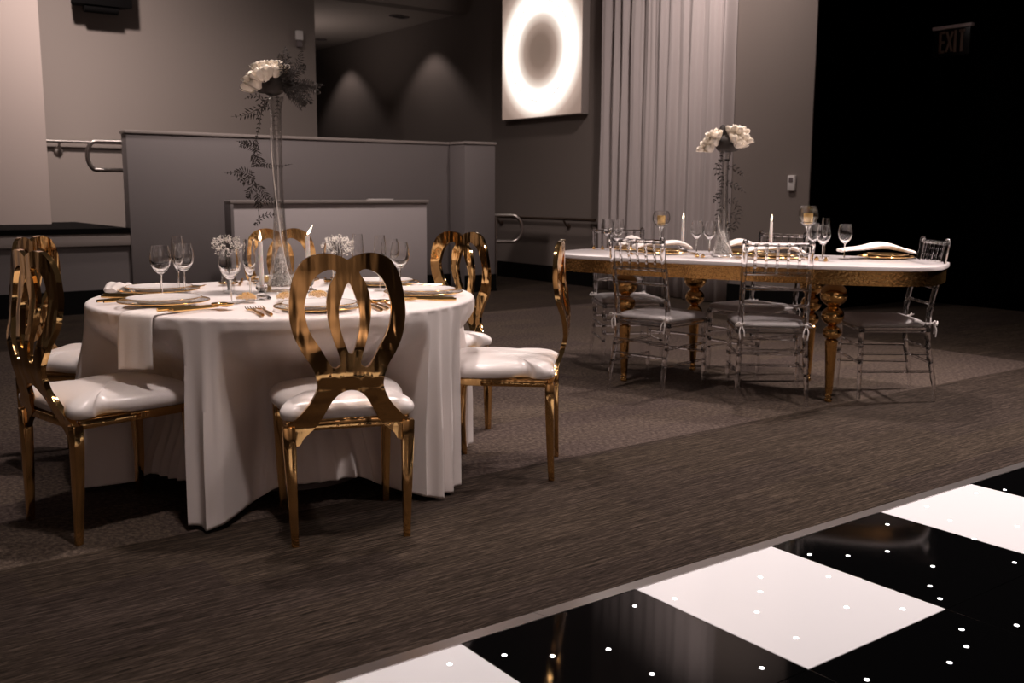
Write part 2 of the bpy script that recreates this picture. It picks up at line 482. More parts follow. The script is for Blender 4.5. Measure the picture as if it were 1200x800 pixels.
# handrails
def rail_pts(P, n=8):
    return catmull(P, n)
hr = thing('wall_handrail', 'brown wall handrail on brackets below the back-lit panel', 'handrail', (U_WALL, 9.4, 0))
za = at_u(697, 258, U_WALL - 0.09).z
v0, v1 = at_u(697, 258, U_WALL - 0.09).y, 13.2
MB().tube([(-0.09, v0 - 9.4, za), (-0.09, v1 - 9.4, za)], 0.02, 10).build('rail', 'bronze', hr)
for vv in (9.75, 11.2, 12.7):
    MB().tube([(0.0, vv - 9.4, za - 0.09), (-0.05, vv - 9.4, za - 0.085), (-0.09, vv - 9.4, za - 0.02)], 0.012, 8).sphere((-0.008, vv - 9.4, za - 0.09), 0.035, 12, 8, (0.3, 1, 1)).build('bracket', 'bronze', hr)

pf = at(581, 337, 0)
lp = thing('guard_rail', 'chrome looped guard rail on a post at the right end of the partition', 'handrail', (pf.x, pf.y, 0))
zt, zb = at_near(590, 252.5, pf).z, at_near(590, 283, pf).z
e = room(1, 0)
L = lambda s, z: (e[0] * s, e[1] * s, z)
hh = (zt - zb) / 2; zm = (zt + zb) / 2; wl = 0.20
loop = [L(-0.9, zt), L(-0.05, zt), L(wl, zt)] + [L(wl + hh * 0.75 * sin(t), zm + hh * cos(t)) for t in [pi * k / 10 for k in range(1, 10)]] + [L(wl, zb), L(0.0, zb)]
MB().tube(loop, 0.021, 10).build('loop', 'steel', lp)
MB().tube([(0, 0, 0.0), (0, 0, zt - 0.01)], 0.019, 10).build('post', 'steel', lp)

vr = V_REAR - 0.08
a, b2 = at_v(57, 165, vr), at_v(146, 168.5, vr)
h2 = thing('stage_handrail', 'steel wall handrail on the stage beside the pale wall bay', 'handrail', (a.x, V_REAR, a.z))
MB().tube([(-0.2, -0.08, 0), (b2.x - a.x + 0.6, -0.08, 0)], 0.02, 10).build('rail', 'steel', h2)
bx = at_v(70, 177, vr)
MB().tube([(bx.x - a.x, 0.0, -0.11), (bx.x - a.x, -0.06, -0.10), (bx.x - a.x, -0.08, -0.01)], 0.014, 8).sphere((bx.x - a.x, -0.012, -0.11), 0.05, 14, 8, (1, 0.3, 1)).build('bracket', 'steel', h2)
vg = V_PART + 0.3
g0, g1, g2 = at_v(146, 165.5, vg), at_v(104, 165.5, vg), at_v(104, 199, vg)
h3 = thing('stage_guard_rail', 'steel D-shaped rail end sticking out left of the tall partition', 'handrail', (g0.x, vg, 0))
r_ = (g1.z - g2.z) / 2
lo = [(0.5, 0, g0.z), (g1.x - g0.x + 0.06, 0, g1.z)] + [(g1.x - g0.x + 0.06 - r_ * 0.6 * sin(t), 0, (g1.z + g2.z) / 2 + r_ * cos(t)) for t in [pi * k / 10 for k in range(1, 10)]] + [(g2.x - g0.x + 0.06, 0, g2.z), (0.5, 0, g2.z)]
MB().tube(lo, 0.021, 10).build('loop', 'steel', h3)
MB().tube([(0.5, 0, STAGE_Z), (0.5, 0, g0.z + 0.01)], 0.02, 10).build('post', 'steel', h3)

# wall-mounted speaker, sensor, thermostat, exit sign, downlights
sp0, sp1 = at_v(83, 3, 11.72), at_v(156, 9, 11.72)
spk = thing('wall_speaker', 'black loudspeaker mounted high on the rear wall, cut by the top of the frame', 'loudspeaker', ((sp0.x + sp1.x) / 2, 11.9, sp0.z))
hw = (sp1.x - sp0.x) / 2
vs = [(-hw, -0.18, 0.0), (hw, -0.18, 0.0), (hw * 0.8, 0.1, 0.02), (-hw * 0.8, 0.1, 0.02)]
vs += [(x, y, 0.45) for x, y, z in vs]
MB().add(vs, [(0, 1, 2, 3), (4, 7, 6, 5), (0, 4, 5, 1), (1, 5, 6, 2), (2, 6, 7, 3), (3, 7, 4, 0)]).build('cabinet', 'black', spk, bevel=0.02)
MB().span((-0.06, 0.1, 0.12), (0.06, 0.15, 0.3)).build('bracket', 'black', spk)
MB().tube([(-hw * 0.55, -0.1, -0.02), (hw * 0.55, -0.1, -0.02)], [0.05, 0.05], 12).build('horn', 'black', spk)

ms = at_v(350.5, 43, V_REAR - 0.03)
sn = thing('motion_sensor', 'small white sensor box high on the rear wall above the fern', 'sensor', (ms.x, V_REAR, ms.z))
MB().span((-0.045, -0.06, -0.045), (0.045, 0, 0.075)).build('housing', 'plastic', sn, bevel=0.012)
tag(MB().span((-0.035, -0.055, -0.13), (0.035, 0, -0.046)).build('lens', 'sign_grey', sn, bevel=0.015), 'dark lower lens')
tm = at_u(927.5, 214.5, U_WALL - 0.02)
th = thing('thermostat', 'small white thermostat on the grey wall right of the curtain', 'thermostat', (U_WALL, tm.y, tm.z))
MB().span((-0.03, -0.045, -0.075), (0, 0.045, 0.075)).build('cover', 'plastic', th, bevel=0.008)
MB().span((-0.034, -0.025, 0.01), (-0.029, 0.025, 0.05)).build('display', 'sign_grey', th)

ex0, ex1 = at_u(1087, 31, 9.8), at_u(1133, 25, 9.8)
exw = (ex0.y - ex1.y) / 2; exz = (ex0.z + ex1.z) / 2
exs = thing('exit_sign', 'dark unlit EXIT sign with a grey top bar on the black wall', 'exit sign', (10.0, (ex0.y + ex1.y) / 2, exz))
MB().span((-0.11, -exw, -0.035), (-0.05, exw, 0.0)).build('top_bar', 'sign_bar', exs, bevel=0.005)
exh = 0.27
fc = MB().span((-0.10, -exw * 0.94, -0.035 - exh), (-0.05, exw * 0.94, -0.036)).build('face', 'sign_dark', exs, bevel=0.004)
lt = MB()
def letter_box(x0, x1, z0, z1):
    lt.span((-0.108, -x0, z0), (-0.101, -x1, z1))
zt0, zb0 = -0.055, -0.275; lw_ = 0.026; zm0 = (zt0 + zb0) / 2
x = -exw * 0.62; W_ = exw * 0.30
letter_box(x, x + lw_, zb0, zt0)
for z in (zb0, zm0 - lw_ / 2, zt0 - lw_): letter_box(x, x + W_, z, z + lw_)
x += W_ * 1.3
for s in (1, -1):
    a_, b_ = Vector((-0.1045, -x - (0 if s == 1 else W_), zb0 + 0.01)), Vector((-0.1045, -x - (W_ if s == 1 else 0), zt0 - 0.01))
    lt.tube([a_, b_], lw_ * 0.5, 6)
x += W_ * 1.3
letter_box(x, x + lw_, zb0, zt0)
x += W_ * 0.8
letter_box(x, x + W_, zt0 - lw_, zt0); letter_box(x + W_ / 2 - lw_ / 2, x + W_ / 2 + lw_ / 2, zb0, zt0)
lt.build('lettering', 'sign_text', fc)

def downlight(u, v, z, label):
    d = thing('ceiling_downlight', label, 'ceiling light', (u, v, z), 0, 'downlights in the corridor ceiling')
    MB().lathe([(0.055, 0.0), (0.10, 0.0), (0.10, -0.012), (0.06, -0.012), (0.055, 0.0)], 24).build('trim_ring', 'sign_grey', d)
    MB().lathe([(0.0, -0.004), (0.054, -0.004)], 24).build('lens', 'sign_dark', d)
zcl = z_head + 0.018
d0 = at(464, 18, z_head + 0.02)
downlight(d0.x, d0.y, zcl, 'dark round downlight in the corridor ceiling, visible left of the header end')
d1v, d2v = at_u(410, 100, U_WALL).y, at_u(508, 90, U_WALL).y

# ------------------------------------------------------------------ dance floor
g0 = at(541.3, 758.8, 0); T = 0.6096
V_DANCE = g0.y
df = thing('dance_floor', 'portable black and white starlit dance floor with aluminium edge, front right', 'dance floor', (g0.x, V_DANCE, 0))
whites = {(-1, 0), (1, 0), (3, 0), (5, 0)}
panels = {}
for i in range(-2, 7):
    for j in range(0, 4):
        wht = (i, j) in whites
        if not wht and (j == 3 or i == -2 or (i == -1 and j > 0) or i == 6): 
            if i < -1 or i > 5: continue
        c = (T * (i + 0.5), -T * (j + 0.5), 0.006)
        p = MB().box(c, (T - 0.0016, T - 0.0016, 0.010)).build('white_panel' if wht else 'black_panel', 'panel_white' if wht else 'panel_black', df, bevel=0.0012, bseg=1)
        tag(p, 'glossy white acrylic panel' if wht else 'glossy black acrylic panel'); panels[(i, j)] = p
leds = [(591,767),(647.5,768),(744,709.5),(713,760),(764,789),(892.5,782),(791,701),(891,675.6),(891,692.7),(887,716.7),(933,746.7),(992,711),(971,675),
        (1040,614),(1040,645.5),(948.7,649.3),(993.7,650.7),(1093,663),(1089.8,686),(1101.5,701),(1189,658.6),(1127,737),(1191.5,732),(1177.5,573.5),
        (1057.8,713),(1086,593),(1144,577.5),(1113,609),(1192,616),(1141.5,631),(1132.5,757),(1113,775.7),(1016,795.8),(527,777.5)]
led_me = None
for px, py in leds:
    q = at(px, py, 0.012); lx, ly = q.x - g0.x, q.y - V_DANCE
    k = (math.floor(lx / T), math.floor(-ly / T))
    if k not in panels: continue
    if led_me is None:
        led_me = MB().lathe([(0, 0.0006), (0.0062, 0.0004), (0.0068, -0.001)], 12)
        o = led_me.build('led_light', 'led', panels[k]); led_me = o.data
    else:
        o = bpy.data.objects.new('led_light', led_me); COL.objects.link(o); o.parent = panels[k]
    o.location = (lx, ly, 0.0112)
rl = random.Random(12)
for k, p in panels.items():                     # the panels beyond the frame carry the same light points
    if kids(p): continue
    for _ in range(4):
        o = bpy.data.objects.new('led_light', led_me); COL.objects.link(o); o.parent = p
        o.location = (T * (k[0] + rl.uniform(.1, .9)), -T * (k[1] + rl.uniform(.1, .9)), 0.0112)
# aluminium ramp: separate lengths butted end to end
cuts = [-3.4, -1.95, -0.02, 1.27, 2.05, 3.35, 5.2]
cuts = [-2.3, -0.62, -0.02 + 0.30, 1.02, 2.4, 4.2]
for a_, b_ in zip(cuts, cuts[1:]):
    vs = [(a_ + 0.001, 0.064, 0.001), (a_ + 0.001, 0.0005, 0.0125), (a_ + 0.001, 0.0005, 0.0), (b_ - 0.001, 0.064, 0.001), (b_ - 0.001, 0.0005, 0.0125), (b_ - 0.001, 0.0005, 0.0)]
    MB().add(vs, [(0, 1, 2), (3, 5, 4), (0, 3, 4, 1), (1, 4, 5, 2), (2, 5, 3, 0)]).build('edge_ramp', 'alu', df, smooth=0)

# ------------------------------------------------------------------ gold chairs
def mirror_poly(half):
    """closed outline from a half outline that starts and ends on the axis x = 0"""
    return half + [(-x, z) for x, z in reversed(half[1:-1])]

def resample(poly, step):
    P = catmull([Vector((x, z, 0)) for x, z in poly], 10, closed=True)
    out = [P[0]]
    for p in P[1:]:
        if (p - out[-1]).length >= step: out.append(p)
    if (out[-1] - out[0]).length < step * 0.6: out.pop()
    return [Vector((p.x, p.y)) for p in out]

def inside(p, poly):
    c = False; n = len(poly)
    for i in range(n):
        a, b = poly[i], poly[i - 1]
        if (a.y > p.y) != (b.y > p.y) and p.x < (b.x - a.x) * (p.y - a.y) / (b.y - a.y) + a.x: c = not c
    return c

def back_offset(z):
    K = [(0.30, 0.0), (0.40, 0.002), (0.46, 0.022), (0.52, 0.044), (0.58, 0.058), (0.66, 0.058), (0.74, 0.046), (0.82, 0.035), (0.90, 0.031), (0.97, 0.031)]
    if z <= K[0][0]: return 0
    for (a, fa), (b, fb) in zip(K, K[1:]):
        if z <= b:
            t = (z - a) / (b - a); t = t * t * (3 - 2 * t) * 0.5 + t * 0.5
            return fa + (fb - fa) * t
    return K[-1][1]

def chair_back():
    outer = mirror_poly([(0, .943), (.022, .955), (.070, .9645), (.112, .957), (.145, .935), (.173, .880), (.187, .785), (.177, .710), (.150, .650), (.120, .600),
                         (.107, .552), (.113, .515), (.138, .470), (.178, .425), (.209, .398), (.210, .365), (.205, .340), (.163, .340), (.150, .362), (.108, .400),
                         (.085, .437), (.055, .492), (.028, .517), (0, .524)])
    lobe = [(.036, .903), (.064, .912), (.106, .886), (.131, .832), (.139, .785), (.127, .721), (.092, .66), (.062, .606), (.046, .600), (.032, .612), (.037, .640), (.056, .70), (.067, .75), (.071, .805), (.057, .867)]
    lens = mirror_poly([(0, .872), (.019, .832), (.033, .785), (.030, .725), (.016, .672), (0, .640)])
    polys = [resample(outer, .010), resample(lobe, .010), resample([(-x, z) for x, z in lobe], .010), resample(lens, .010)]
    pts, edges = [], []
    for P in polys:
        o = len(pts); pts += P
        edges += [(o + i, o + (i + 1) % len(P)) for i in range(len(P))]
    bpts = list(pts)
    ok = lambda q: inside(q, polys[0]) and not any(inside(q, h) for h in polys[1:])
    st = 0.011
    for i in range(-20, 21):
        for j in range(30, 90):
            q = Vector((i * st + (0.5 * st if j % 2 else 0), j * st))
            if ok(q) and min((q - b).length for b in bpts) > 0.0062: pts.append(q)
    V, E, Fc, *_ = delaunay_2d_cdt(pts, edges, [], 0, 1e-6)
    tris = []
    for f in Fc:
        c = (V[f[0]] + V[f[1]] + V[f[2]]) / 3
        if ok(c): tris.append(tuple(f))
    cnt = {}
    for t in tris:
        for a, b in ((t[0], t[1]), (t[1], t[2]), (t[2], t[0])):
            cnt[(a, b)] = 1
    border = [e_ for e_ in cnt if (e_[1], e_[0]) not in cnt]
    th = 0.019; n = len(V)
    # the loops wrap forward a little around the sitter
    bow = lambda p: -.006 * sstep(.55, .70, p.y) + .026 * (min(.2, abs(p.x)) / .187) ** 2 * sstep(.52, .74, p.y)
    vs = [(p.x, -back_offset(p.y) + bow(p) + th / 2, p.y) for p in V] + [(p.x, -back_offset(p.y) + bow(p) - th / 2, p.y) for p in V]
    fs = [t for t in tris] + [(t[2] + n, t[1] + n, t[0] + n) for t in tris] + [(a, a + n, b + n, b) for a, b in border]
    mb = MB(); mb.v = vs; mb.f = fs
    return mb

def cushion(outline, c, z0, h, edge=0.6, dome=0.012, nseg=8):
    """puffy cushion over a star-shaped outline"""
    P = catmull([Vector((x, y, 0)) for x, y in outline], nseg, closed=True)
    cx, cy = c
    rows = [(0.0, 1.0), (.3, 1.0), (.55, 0.985), (.74, 0.94), (.87, 0.86), (.95, 0.72), (.99, 0.55), (1.0, 0.38), (.985, 0.18), (.95, 0.04), (.90, 0.0)]
    vs, fs = [(cx, cy, z0 + h + dome)], []
    n = len(P)
    for s, k in rows[1:]:
        for p in P:
            vs.append((cx + (p.x - cx) * s, cy + (p.y - cy) * s, z0 + h * k + dome * (1 - s * s)))
    for i in range(n): fs.append((0, 1 + i, 1 + (i + 1) % n))
    for r in range(len(rows) - 2):
        for i in range(n):
            i2 = (i + 1) % n
            fs.append((1 + r * n + i, 1 + (r + 1) * n + i, 1 + (r + 1) * n + i2, 1 + r * n + i2))
    fs.append(tuple(1 + (len(rows) - 2) * n + i for i in range(n)))
    return MB().add(vs, fs)

def make_gold_chair():
    t = thing('gold_chair', 'x', 'chair', group='gold chairs around the round table')
    half = [(0, -.014), (.12, -.014), (.192, -.020), (.221, .010), (.212, .048), (.186, .076), (.181, .105), (.200, .145), (.222, .21), (.232, .29), (.228, .37), (.198, .432), (.11, .462), (0, .466)]
    cushion(mirror_poly(half), (0, .23), .418, .068, dome=.014).build('seat', 'vinyl', t, 80)
    fr = MB()
    for s in (-1, 1):
        fr.box((s * .193, .205, .402), (.020, .39, .030))
    fr.box((0, .405, .402), (.38, .020, .030)); fr.box((0, .0, .402), (.37, .020, .030))
    fr.box((0, .2, .416), (.36, .38, .006))
    fr.build('seat_frame', 'gold', t, bevel=.003)
    chair_back().build('backrest', 'gold', t, 50)
    for s in (-1, 1):
        zs = [0.0, .06, .15, .26, .33, .405]
        MB().bar([(s * (.196 - .010 * (1 - z / .4)), -.010 * (1 - z / .41) ** 2 + .0, z) for z in zs], [(.024, .024), (.026, .026), (.031, .030), (.037, .034), (.041, .036), (.041, .036)]).build('leg', 'gold', t, bevel=.004)
        MB().bar([(s * (.198 - .008 * (1 - z / .4)), .400 + .012 * sin(pi * z / .4), z) for z in zs], [(.024, .024), (.026, .026), (.030, .030), (.034, .034), (.038, .038), (.038, .038)]).build('leg', 'gold', t, bevel=.004)
    return t

TC = Vector((-0.92, 4.05)); TZ = 0.737; TR = 0.762
chairs = [
    ('A', (0.17, 4.10), (-1.0, 0.095), 'gold chair with white seat seen in profile at the right of the round table'),
    ('B', (-0.536, 3.205), (-0.304, 0.953), 'nearest gold loop-back chair, its back to the viewer, before the round table'),
    ('C', (-1.560, 3.28), (0.665, 0.747), 'gold chair at the left front of the round table, whole white seat in view'),
    ('D', (-1.995, 4.20), (1.0, -0.05), 'gold chair hidden behind the left front chair except for part of its white seat'),
    ('E', (-1.215, 5.22), (0.24, -0.97), 'far gold chair directly behind the tall vase, only its loop top showing'),
    ('F', (-0.27, 4.90), (-0.61, -0.79), 'far gold chair at the right rear of the round table, loops seen at an angle'),
]
proto = make_gold_chair(); used = []
for k, pos, hd, lab in chairs:
    place(proto, used, P3(*pos), heading(*hd), lab)

# ------------------------------------------------------------------ round table and its cloth
tcr = P3(TC.x, TC.y)
rt = thing('round_table', 'round table hidden under the white floor-length cloth', 'table', tcr)
MB().lathe([(0, TZ - .03), (TR - .012, TZ - .03), (TR - .008, TZ - .016), (TR - .012, TZ - .006), (0, TZ - .006)], 64).build('tabletop', 'sign_grey', rt)
MB().tube([(0, 0, .02), (0, 0, TZ - .03)], .04, 12).lathe([(0, .0), (.3, .0), (.3, .02), (.05, .05), (0, .05)], 24).build('pedestal', 'sign_grey', rt)

def tablecloth():
    cols, rows = 540, 80
    info = []
    for k, pos, hd, lab in chairs:
        p = P3(*pos) - tcr
        info.append((atan2(p.y, p.x), hypot(p.x, p.y)))
    rnd = random.Random(11)
    def fold(th):
        """rounded outward folds with tight valleys, unevenly spaced"""
        a = 29 * th + 1.0 * sin(3 * th + .4) + .6 * sin(7 * th + 2.0)
        b = 7 * th + 1.3 * sin(3 * th + 1.0)
        return (.55 + .35 * sin(5 * th + 2.2)) * (1 - 2 * sqrt(sin(a) ** 2 + .012)) + .35 * sin(b)
    flares = [(radians(28) - YAW, radians(10), .055), (radians(-162) - YAW, radians(9), .05), (radians(-98) - YAW, radians(8), .012)]
    vs, fs = [(0, 0, TZ)], []
    ring_r = [.2, .4, .55, .66, .72, .745]
    for r in ring_r:
        vs += [(r * cos(2 * pi * i / cols), r * sin(2 * pi * i / cols), TZ + .0006 * sin(9 * r + 5 * i / cols)) for i in range(cols)]
    nring = len(ring_r)
    prof = []
    for j in range(rows + 1):
        prof.append(j / rows)
    for j in range(rows + 1):
        s = j / rows
        for i in range(cols):
            th = 2 * pi * i / cols
            w_ = fold(th)
            push, lift = 0.0, 0.0
            lim = 9.0
            for ca, cd in info:
                d = (th - ca + pi) % (2 * pi) - pi
                if abs(d) < 1.0:
                    dist = cd - .485
                    lat = abs(math.tan(d)) * dist
                    side = sstep(.222, .285, lat)
                    need = dist / max(.3, cos(d)) - .012
                    lim = min(lim, need + side * .6)
                    lift = max(lift, (1 - sstep(.10, .30, lat)) * sstep(.72, .55, dist))
            zlow = .003 + .085 * lift + .008 * (0.5 + 0.5 * sin(5 * th + 1.3))
            if s < .06:
                a = s / .06 * pi / 2
                r = TR - .012 + .014 * sin(a); z = TZ - .014 * (1 - cos(a))
            else:
                q = (s - .06) / .94
                z = TZ - .014 + (zlow - TZ + .014) * q
                amp = .003 + .036 * sstep(0, .75, q)
                base = TR + .002 + .006 * q + sstep(0, .55, q) * sum(A_ * exp(-(((th - c_ + pi) % (2 * pi) - pi) / w2) ** 2) for c_, w2, A_ in flares)
                r = base + amp * w_
                if lim < base + .05:
                    inn = sstep(.03, .42, q) * (1.0 - .25 * sstep(.6, 1.0, q))
                    tgt = lim + .012 * w_ - .008
                    r = r + (min(r, tgt) - r) * inn
                r += .0007 * exp(-((z - .30) / .009) ** 2)
            vs.append((r * cos(th), r * sin(th), z))
    def row(k): return 1 + k * cols
    for i in range(cols):
        fs.append((0, row(0) + i, row(0) + (i + 1) % cols))
    for k in range(nring + rows):
        for i in range(cols):
            i2 = (i + 1) % cols
            fs.append((row(k) + i, row(k + 1) + i, row(k + 1) + i2, row(k) + i2))
    o = MB().add(vs, fs).build('tablecloth', 'cloth', None, 75)
    o.location = tcr
    m = o.modifiers.new('thickness', 'SOLIDIFY'); m.thickness = .0016; m.offset = -1
    return tag(o, 'white floor-length tablecloth draped in folds over the round table', 'tablecloth')
tablecloth()

# ------------------------------------------------------------------ tableware prototypes
def make_charger():
    t = thing('charger_plate', 'x', 'plate')
    pb = MB().lathe([(0, .004), (.09, .004), (.105, .006), (.158, .013), (.160, .0145), (.157, .0155), (.104, .009), (.09, .0065), (0, .0065)], 48).build('plate_body', 'thin', t)
    ring = [(.160 * cos(2 * pi * k / 64), .160 * sin(2 * pi * k / 64), .0148) for k in range(64)]
    tag(MB().tube(ring, .0028, 6, closed=True).build('rim', 'gold_cut', t), 'thin gold rim')
    MB().lathe([(.088, .004), (.09, .0), (.094, 0), (.096, .0045)], 48).build('foot_ring', 'thin', t)
    return t

def make_plate(r=.132):
    t = thing('dinner_plate', 'x', 'plate')
    MB().lathe([(0, .003), (r * .62, .003), (r * .66, .0), (r * .70, .0), (r * .72, .004), (r * .98, .016), (r, .0175), (r * .98, .019), (r * .72, .0075), (r * .66, .006), (0, .006)], 48).build('plate_body', 'china', t)
    ring = [((r + .0005) * cos(2 * pi * k / 64), (r + .0005) * sin(2 * pi * k / 64), .0178) for k in range(64)]
    tag(MB().tube(ring, .0018, 6, closed=True).build('rim', 'gold_cut', t), 'gold rim line')
    return t

def make_fork():
    t = thing('gold_fork', 'x', 'fork'); t.scale = (1.35, 1.12, 1.35)
    MB().tube([(0, -.105, .0045), (0, -.05, .0045), (0, 0, .005), (0, .03, .006)], [.0042, .0046, .003, .0025], 8).build('handle', 'gold_cut', t)
    h = MB()
    h.add([(-.004, .03, .004), (.004, .03, .004), (.0115, .055, .003), (-.0115, .055, .003), (-.004, .03, .007), (.004, .03, .007), (.0115, .055, .006), (-.0115, .055, .006)],
          [(0, 3, 2, 1), (4, 5, 6, 7), (0, 1, 5, 4), (1, 2, 6, 5), (2, 3, 7, 6), (3, 0, 4, 7)])
    for x in (-.0098, -.0033, .0033, .0098):
        h.tube([(x, .054, .0045), (x, .08, .004), (x, .1, .008)], [.0018, .0017, .001], 6)
    h.build('tines', 'gold_cut', t)
    return t

def make_spoon():
    t = thing('gold_spoon', 'x', 'spoon'); t.scale = (1.3, 1.1, 1.3)
    MB().tube([(0, -.105, .0045), (0, -.05, .0045), (0, .02, .005), (0, .05, .006)], [.0042, .0046, .003, .0026], 8).build('handle', 'gold_cut', t)
    vs, fs = [], []
    n = 20
    for k, (s, z) in enumerate([(0.02, .002), (.5, .0035), (.85, .0075), (1.0, .011)]):
        vs += [(.019 * s * cos(2 * pi * i / n), .076 + .029 * s * sin(2 * pi * i / n), z) for i in range(n)]
    for k in range(3):
        for i in range(n):
            i2 = (i + 1) % n
            fs.append((k * n + i, k * n + i2, k * n + n + i2, k * n + n + i))
    fs.append(tuple(range(n)))
    o = MB().add(vs, fs).build('bowl', 'gold_cut', t, 80)
    s = o.modifiers.new('thickness', 'SOLIDIFY'); s.thickness = .0012
    return t

def make_knife():
    t = thing('gold_knife', 'x', 'knife'); t.scale = (1.35, 1.12, 1.35)
    MB().tube([(0, -.115, .0048), (0, -.05, .005), (0, .0, .0048)], [.0048, .0052, .0042], 8).build('handle', 'gold_cut', t)
    vs = [(-.003, 0, .003), (.005, 0, .003), (.008, .07, .003), (.004, .105, .003), (-.003, .112, .003)]
    vs = vs + [(x, y, .0055) for x, y, z in vs]
    MB().add(vs, [(0, 1, 2, 3, 4), (9, 8, 7, 6, 5)] + [(i, i + 5, (i + 1) % 5 + 5, (i + 1) % 5) for i in range(5)]).build('blade', 'gold_cut', t)
    return t

def make_wine(h=.205, rb=.041, rim=.032):
    t = thing('wine_glass', 'x', 'glass')
    MB().lathe([(0, .001), (.033, .001), (.034, .002), (.033, .003), (.012, .006), (.0045, .012), (0, .012)], 32).build('foot', 'thin', t)
    MB().lathe([(.0044, .0115), (.0036, .03), (.0034, h * .40), (.0045, h * .44)], 12).build('stem', 'crystal', t)
    b = h * .44
    out = [(.0, b), (.010, b + .003), (.024, b + .016), (.036, b + .036), (rb, b + .058), (rb - .001, b + .075), (rim + .003, h - .012), (rim, h)]
    inn = [(rim - .0012, h), (rim + .0015, h - .012), (rb - .0025, b + .075), (rb - .0018, b + .058), (.034, b + .037), (.022, b + .020), (.008, b + .009), (0, b + .008)]
    MB().lathe(out + inn, 32).build('bowl', 'glass', t, 60)
    return t

def make_flute(h=.235, rb=.026, rim=.021):
    t = thing('champagne_flute', 'x', 'glass')
    MB().lathe([(0, .001), (.031, .001), (.032, .002), (.031, .003), (.010, .006), (.0045, .012), (0, .012)], 32).build('foot', 'thin', t)
    MB().lathe([(.0044, .0115), (.0034, .03), (.0032, h * .33), (.0045, h * .37)], 12).build('stem', 'crystal', t)
    b = h * .37
    out = [(.0, b), (.008, b + .006), (.018, b + .030), (rb, b + .06), (rb - .0008, b + .09), (rim, h)]
    inn = [(rim - .0012, h), (rb - .002, b + .09), (rb - .0015, b + .06), (.016, b + .032), (.006, b + .014), (0, b + .012)]
    MB().lathe(out + inn, 28).build('bowl', 'glass', t, 60)
    return t

def make_holder():
    """cut-glass taper holder"""
    t = thing('candle_holder', 'x', 'candle holder')
    MB().lathe([(0, 0), (.036, 0), (.038, .006), (.030, .012), (.016, .018), (.013, .026), (.020, .034), (.024, .044), (.022, .058), (.026, .062), (.026, .066), (.013, .066), (.012, .050), (0, .050)], 10).build('cut_glass', 'crystal', t, 20)
    return t

def make_candle(L, lean=0.0):
    t = thing('taper_candle', 'x', 'candle')
    wx = MB().lathe([(0, 0), (.0108, 0), (.0095, L * .6), (.0086, L - .006), (.0078, L), (.004, L - .002), (0, L - .003)], 20).build('wax_taper', 'wax', t)
    wk = MB().tube([(0, 0, L - .004), (.0006, 0, L + .006), (.002, 0, L + .010)], .0008, 6).build('wick', 'wick', wx)
    fl = MB()
    prof = [(0, 0), (.0035, .003), (.0055, .009), (.0052, .016), (.0032, .026), (.0012, .036), (0, .042)]
    fl.lathe(prof, 14)
    fl.v = [(x + lean * z, y, z) for x, y, z in fl.v]
    o = fl.build('flame', 'flame', t); o.location = (0, 0, L + .003)
    return t

def make_bowl_dish():
    t = thing('glass_dish', 'x', 'dish')
    MB().lathe([(0, 0), (.032, 0), (.036, .004), (.042, .032), (.043, .034), (.0405, .034), (.034, .008), (.030, .006), (0, .006)], 28).build('dish_wall', 'thin', t)
    return t

def bead_heap(name, loc, r, h, n, seed, label, r0=.0028):
    rnd = random.Random(seed); mb = MB()
    for _ in range(n):
        a, q = rnd.uniform(0, 2 * pi), sqrt(rnd.random())
        top = h * (1 - .5 * q * q)
        mb.blob((q * r * cos(a), q * r * sin(a), rnd.uniform(.3, 1.0) * top + r0), r0 * rnd.uniform(.8, 1.3))
    o = mb.build(name, 'gold_bead', None, 0); o.location = loc
    return tag(o, label, 'beads', None, 'stuff')

def make_tumbler(r=.028, h=.085):
    t = thing('bud_vase', 'x', 'vase')
    MB().lathe([(0, 0), (r * .85, 0), (r * .9, .003), (r, h), (r - .002, h), (r * .9 - .002, .010), (0, .010)], 28).build('vase_wall', 'thin', t, 60)
    return t

def make_gyp(seed, r, stem):
    """round bunch of tiny white blossoms on fine stems; origin at the stems' foot"""
    t = thing('baby_breath_bunch', 'x', 'flowers')
    rnd = random.Random(seed); fl, stm = MB(), MB()
    c = Vector((0, 0, stem))
    for k in range(190):
        d = Vector((rnd.gauss(0, 1), rnd.gauss(0, 1), rnd.gauss(.25, 1))).normalized()
        p = c + Vector((d.x * r, d.y * r, d.z * r * .72)) * rnd.uniform(.6, 1.08)
        s = rnd.uniform(.0020, .0036)
        for a in range(3):
            fl.blob((p.x + rnd.uniform(-1.6, 1.6) * s, p.y + rnd.uniform(-1.6, 1.6) * s, p.z + rnd.uniform(-1.6, 1.6) * s), s)
        if k % 3 == 0:
            m = Vector((p.x * .3, p.y * .3, stem - r * .4))
            stm.tube([(rnd.uniform(-.004, .004), rnd.uniform(-.004, .004), 0), m, p], .0006, 4)
    fl.build('blossoms', 'gyp', t, 60); stm.build('stems', 'stem', t)
    return t

def make_tower_vase(h, seg=16):
    t = thing('tower_vase', 'x', 'vase')
    out = [(0, 0), (.066, 0), (.070, .006), (.066, .012), (.058, .035), (.047, .075), (.038, .13), (.030, .20), (.0245, .30), (.0205, .45), (.020, .58), (.024, h - .06), (.034, h)]
    inn = [(.032, h), (.0215, h - .06), (.0172, .58), (.0175, .45), (.021, .30), (.026, .20), (.033, .13), (.041, .075), (.050, .035), (.054, .02), (0, .018)]
    MB().lathe(out + inn, seg).build('vase_wall', 'vase_glass', t, 25)
    return t

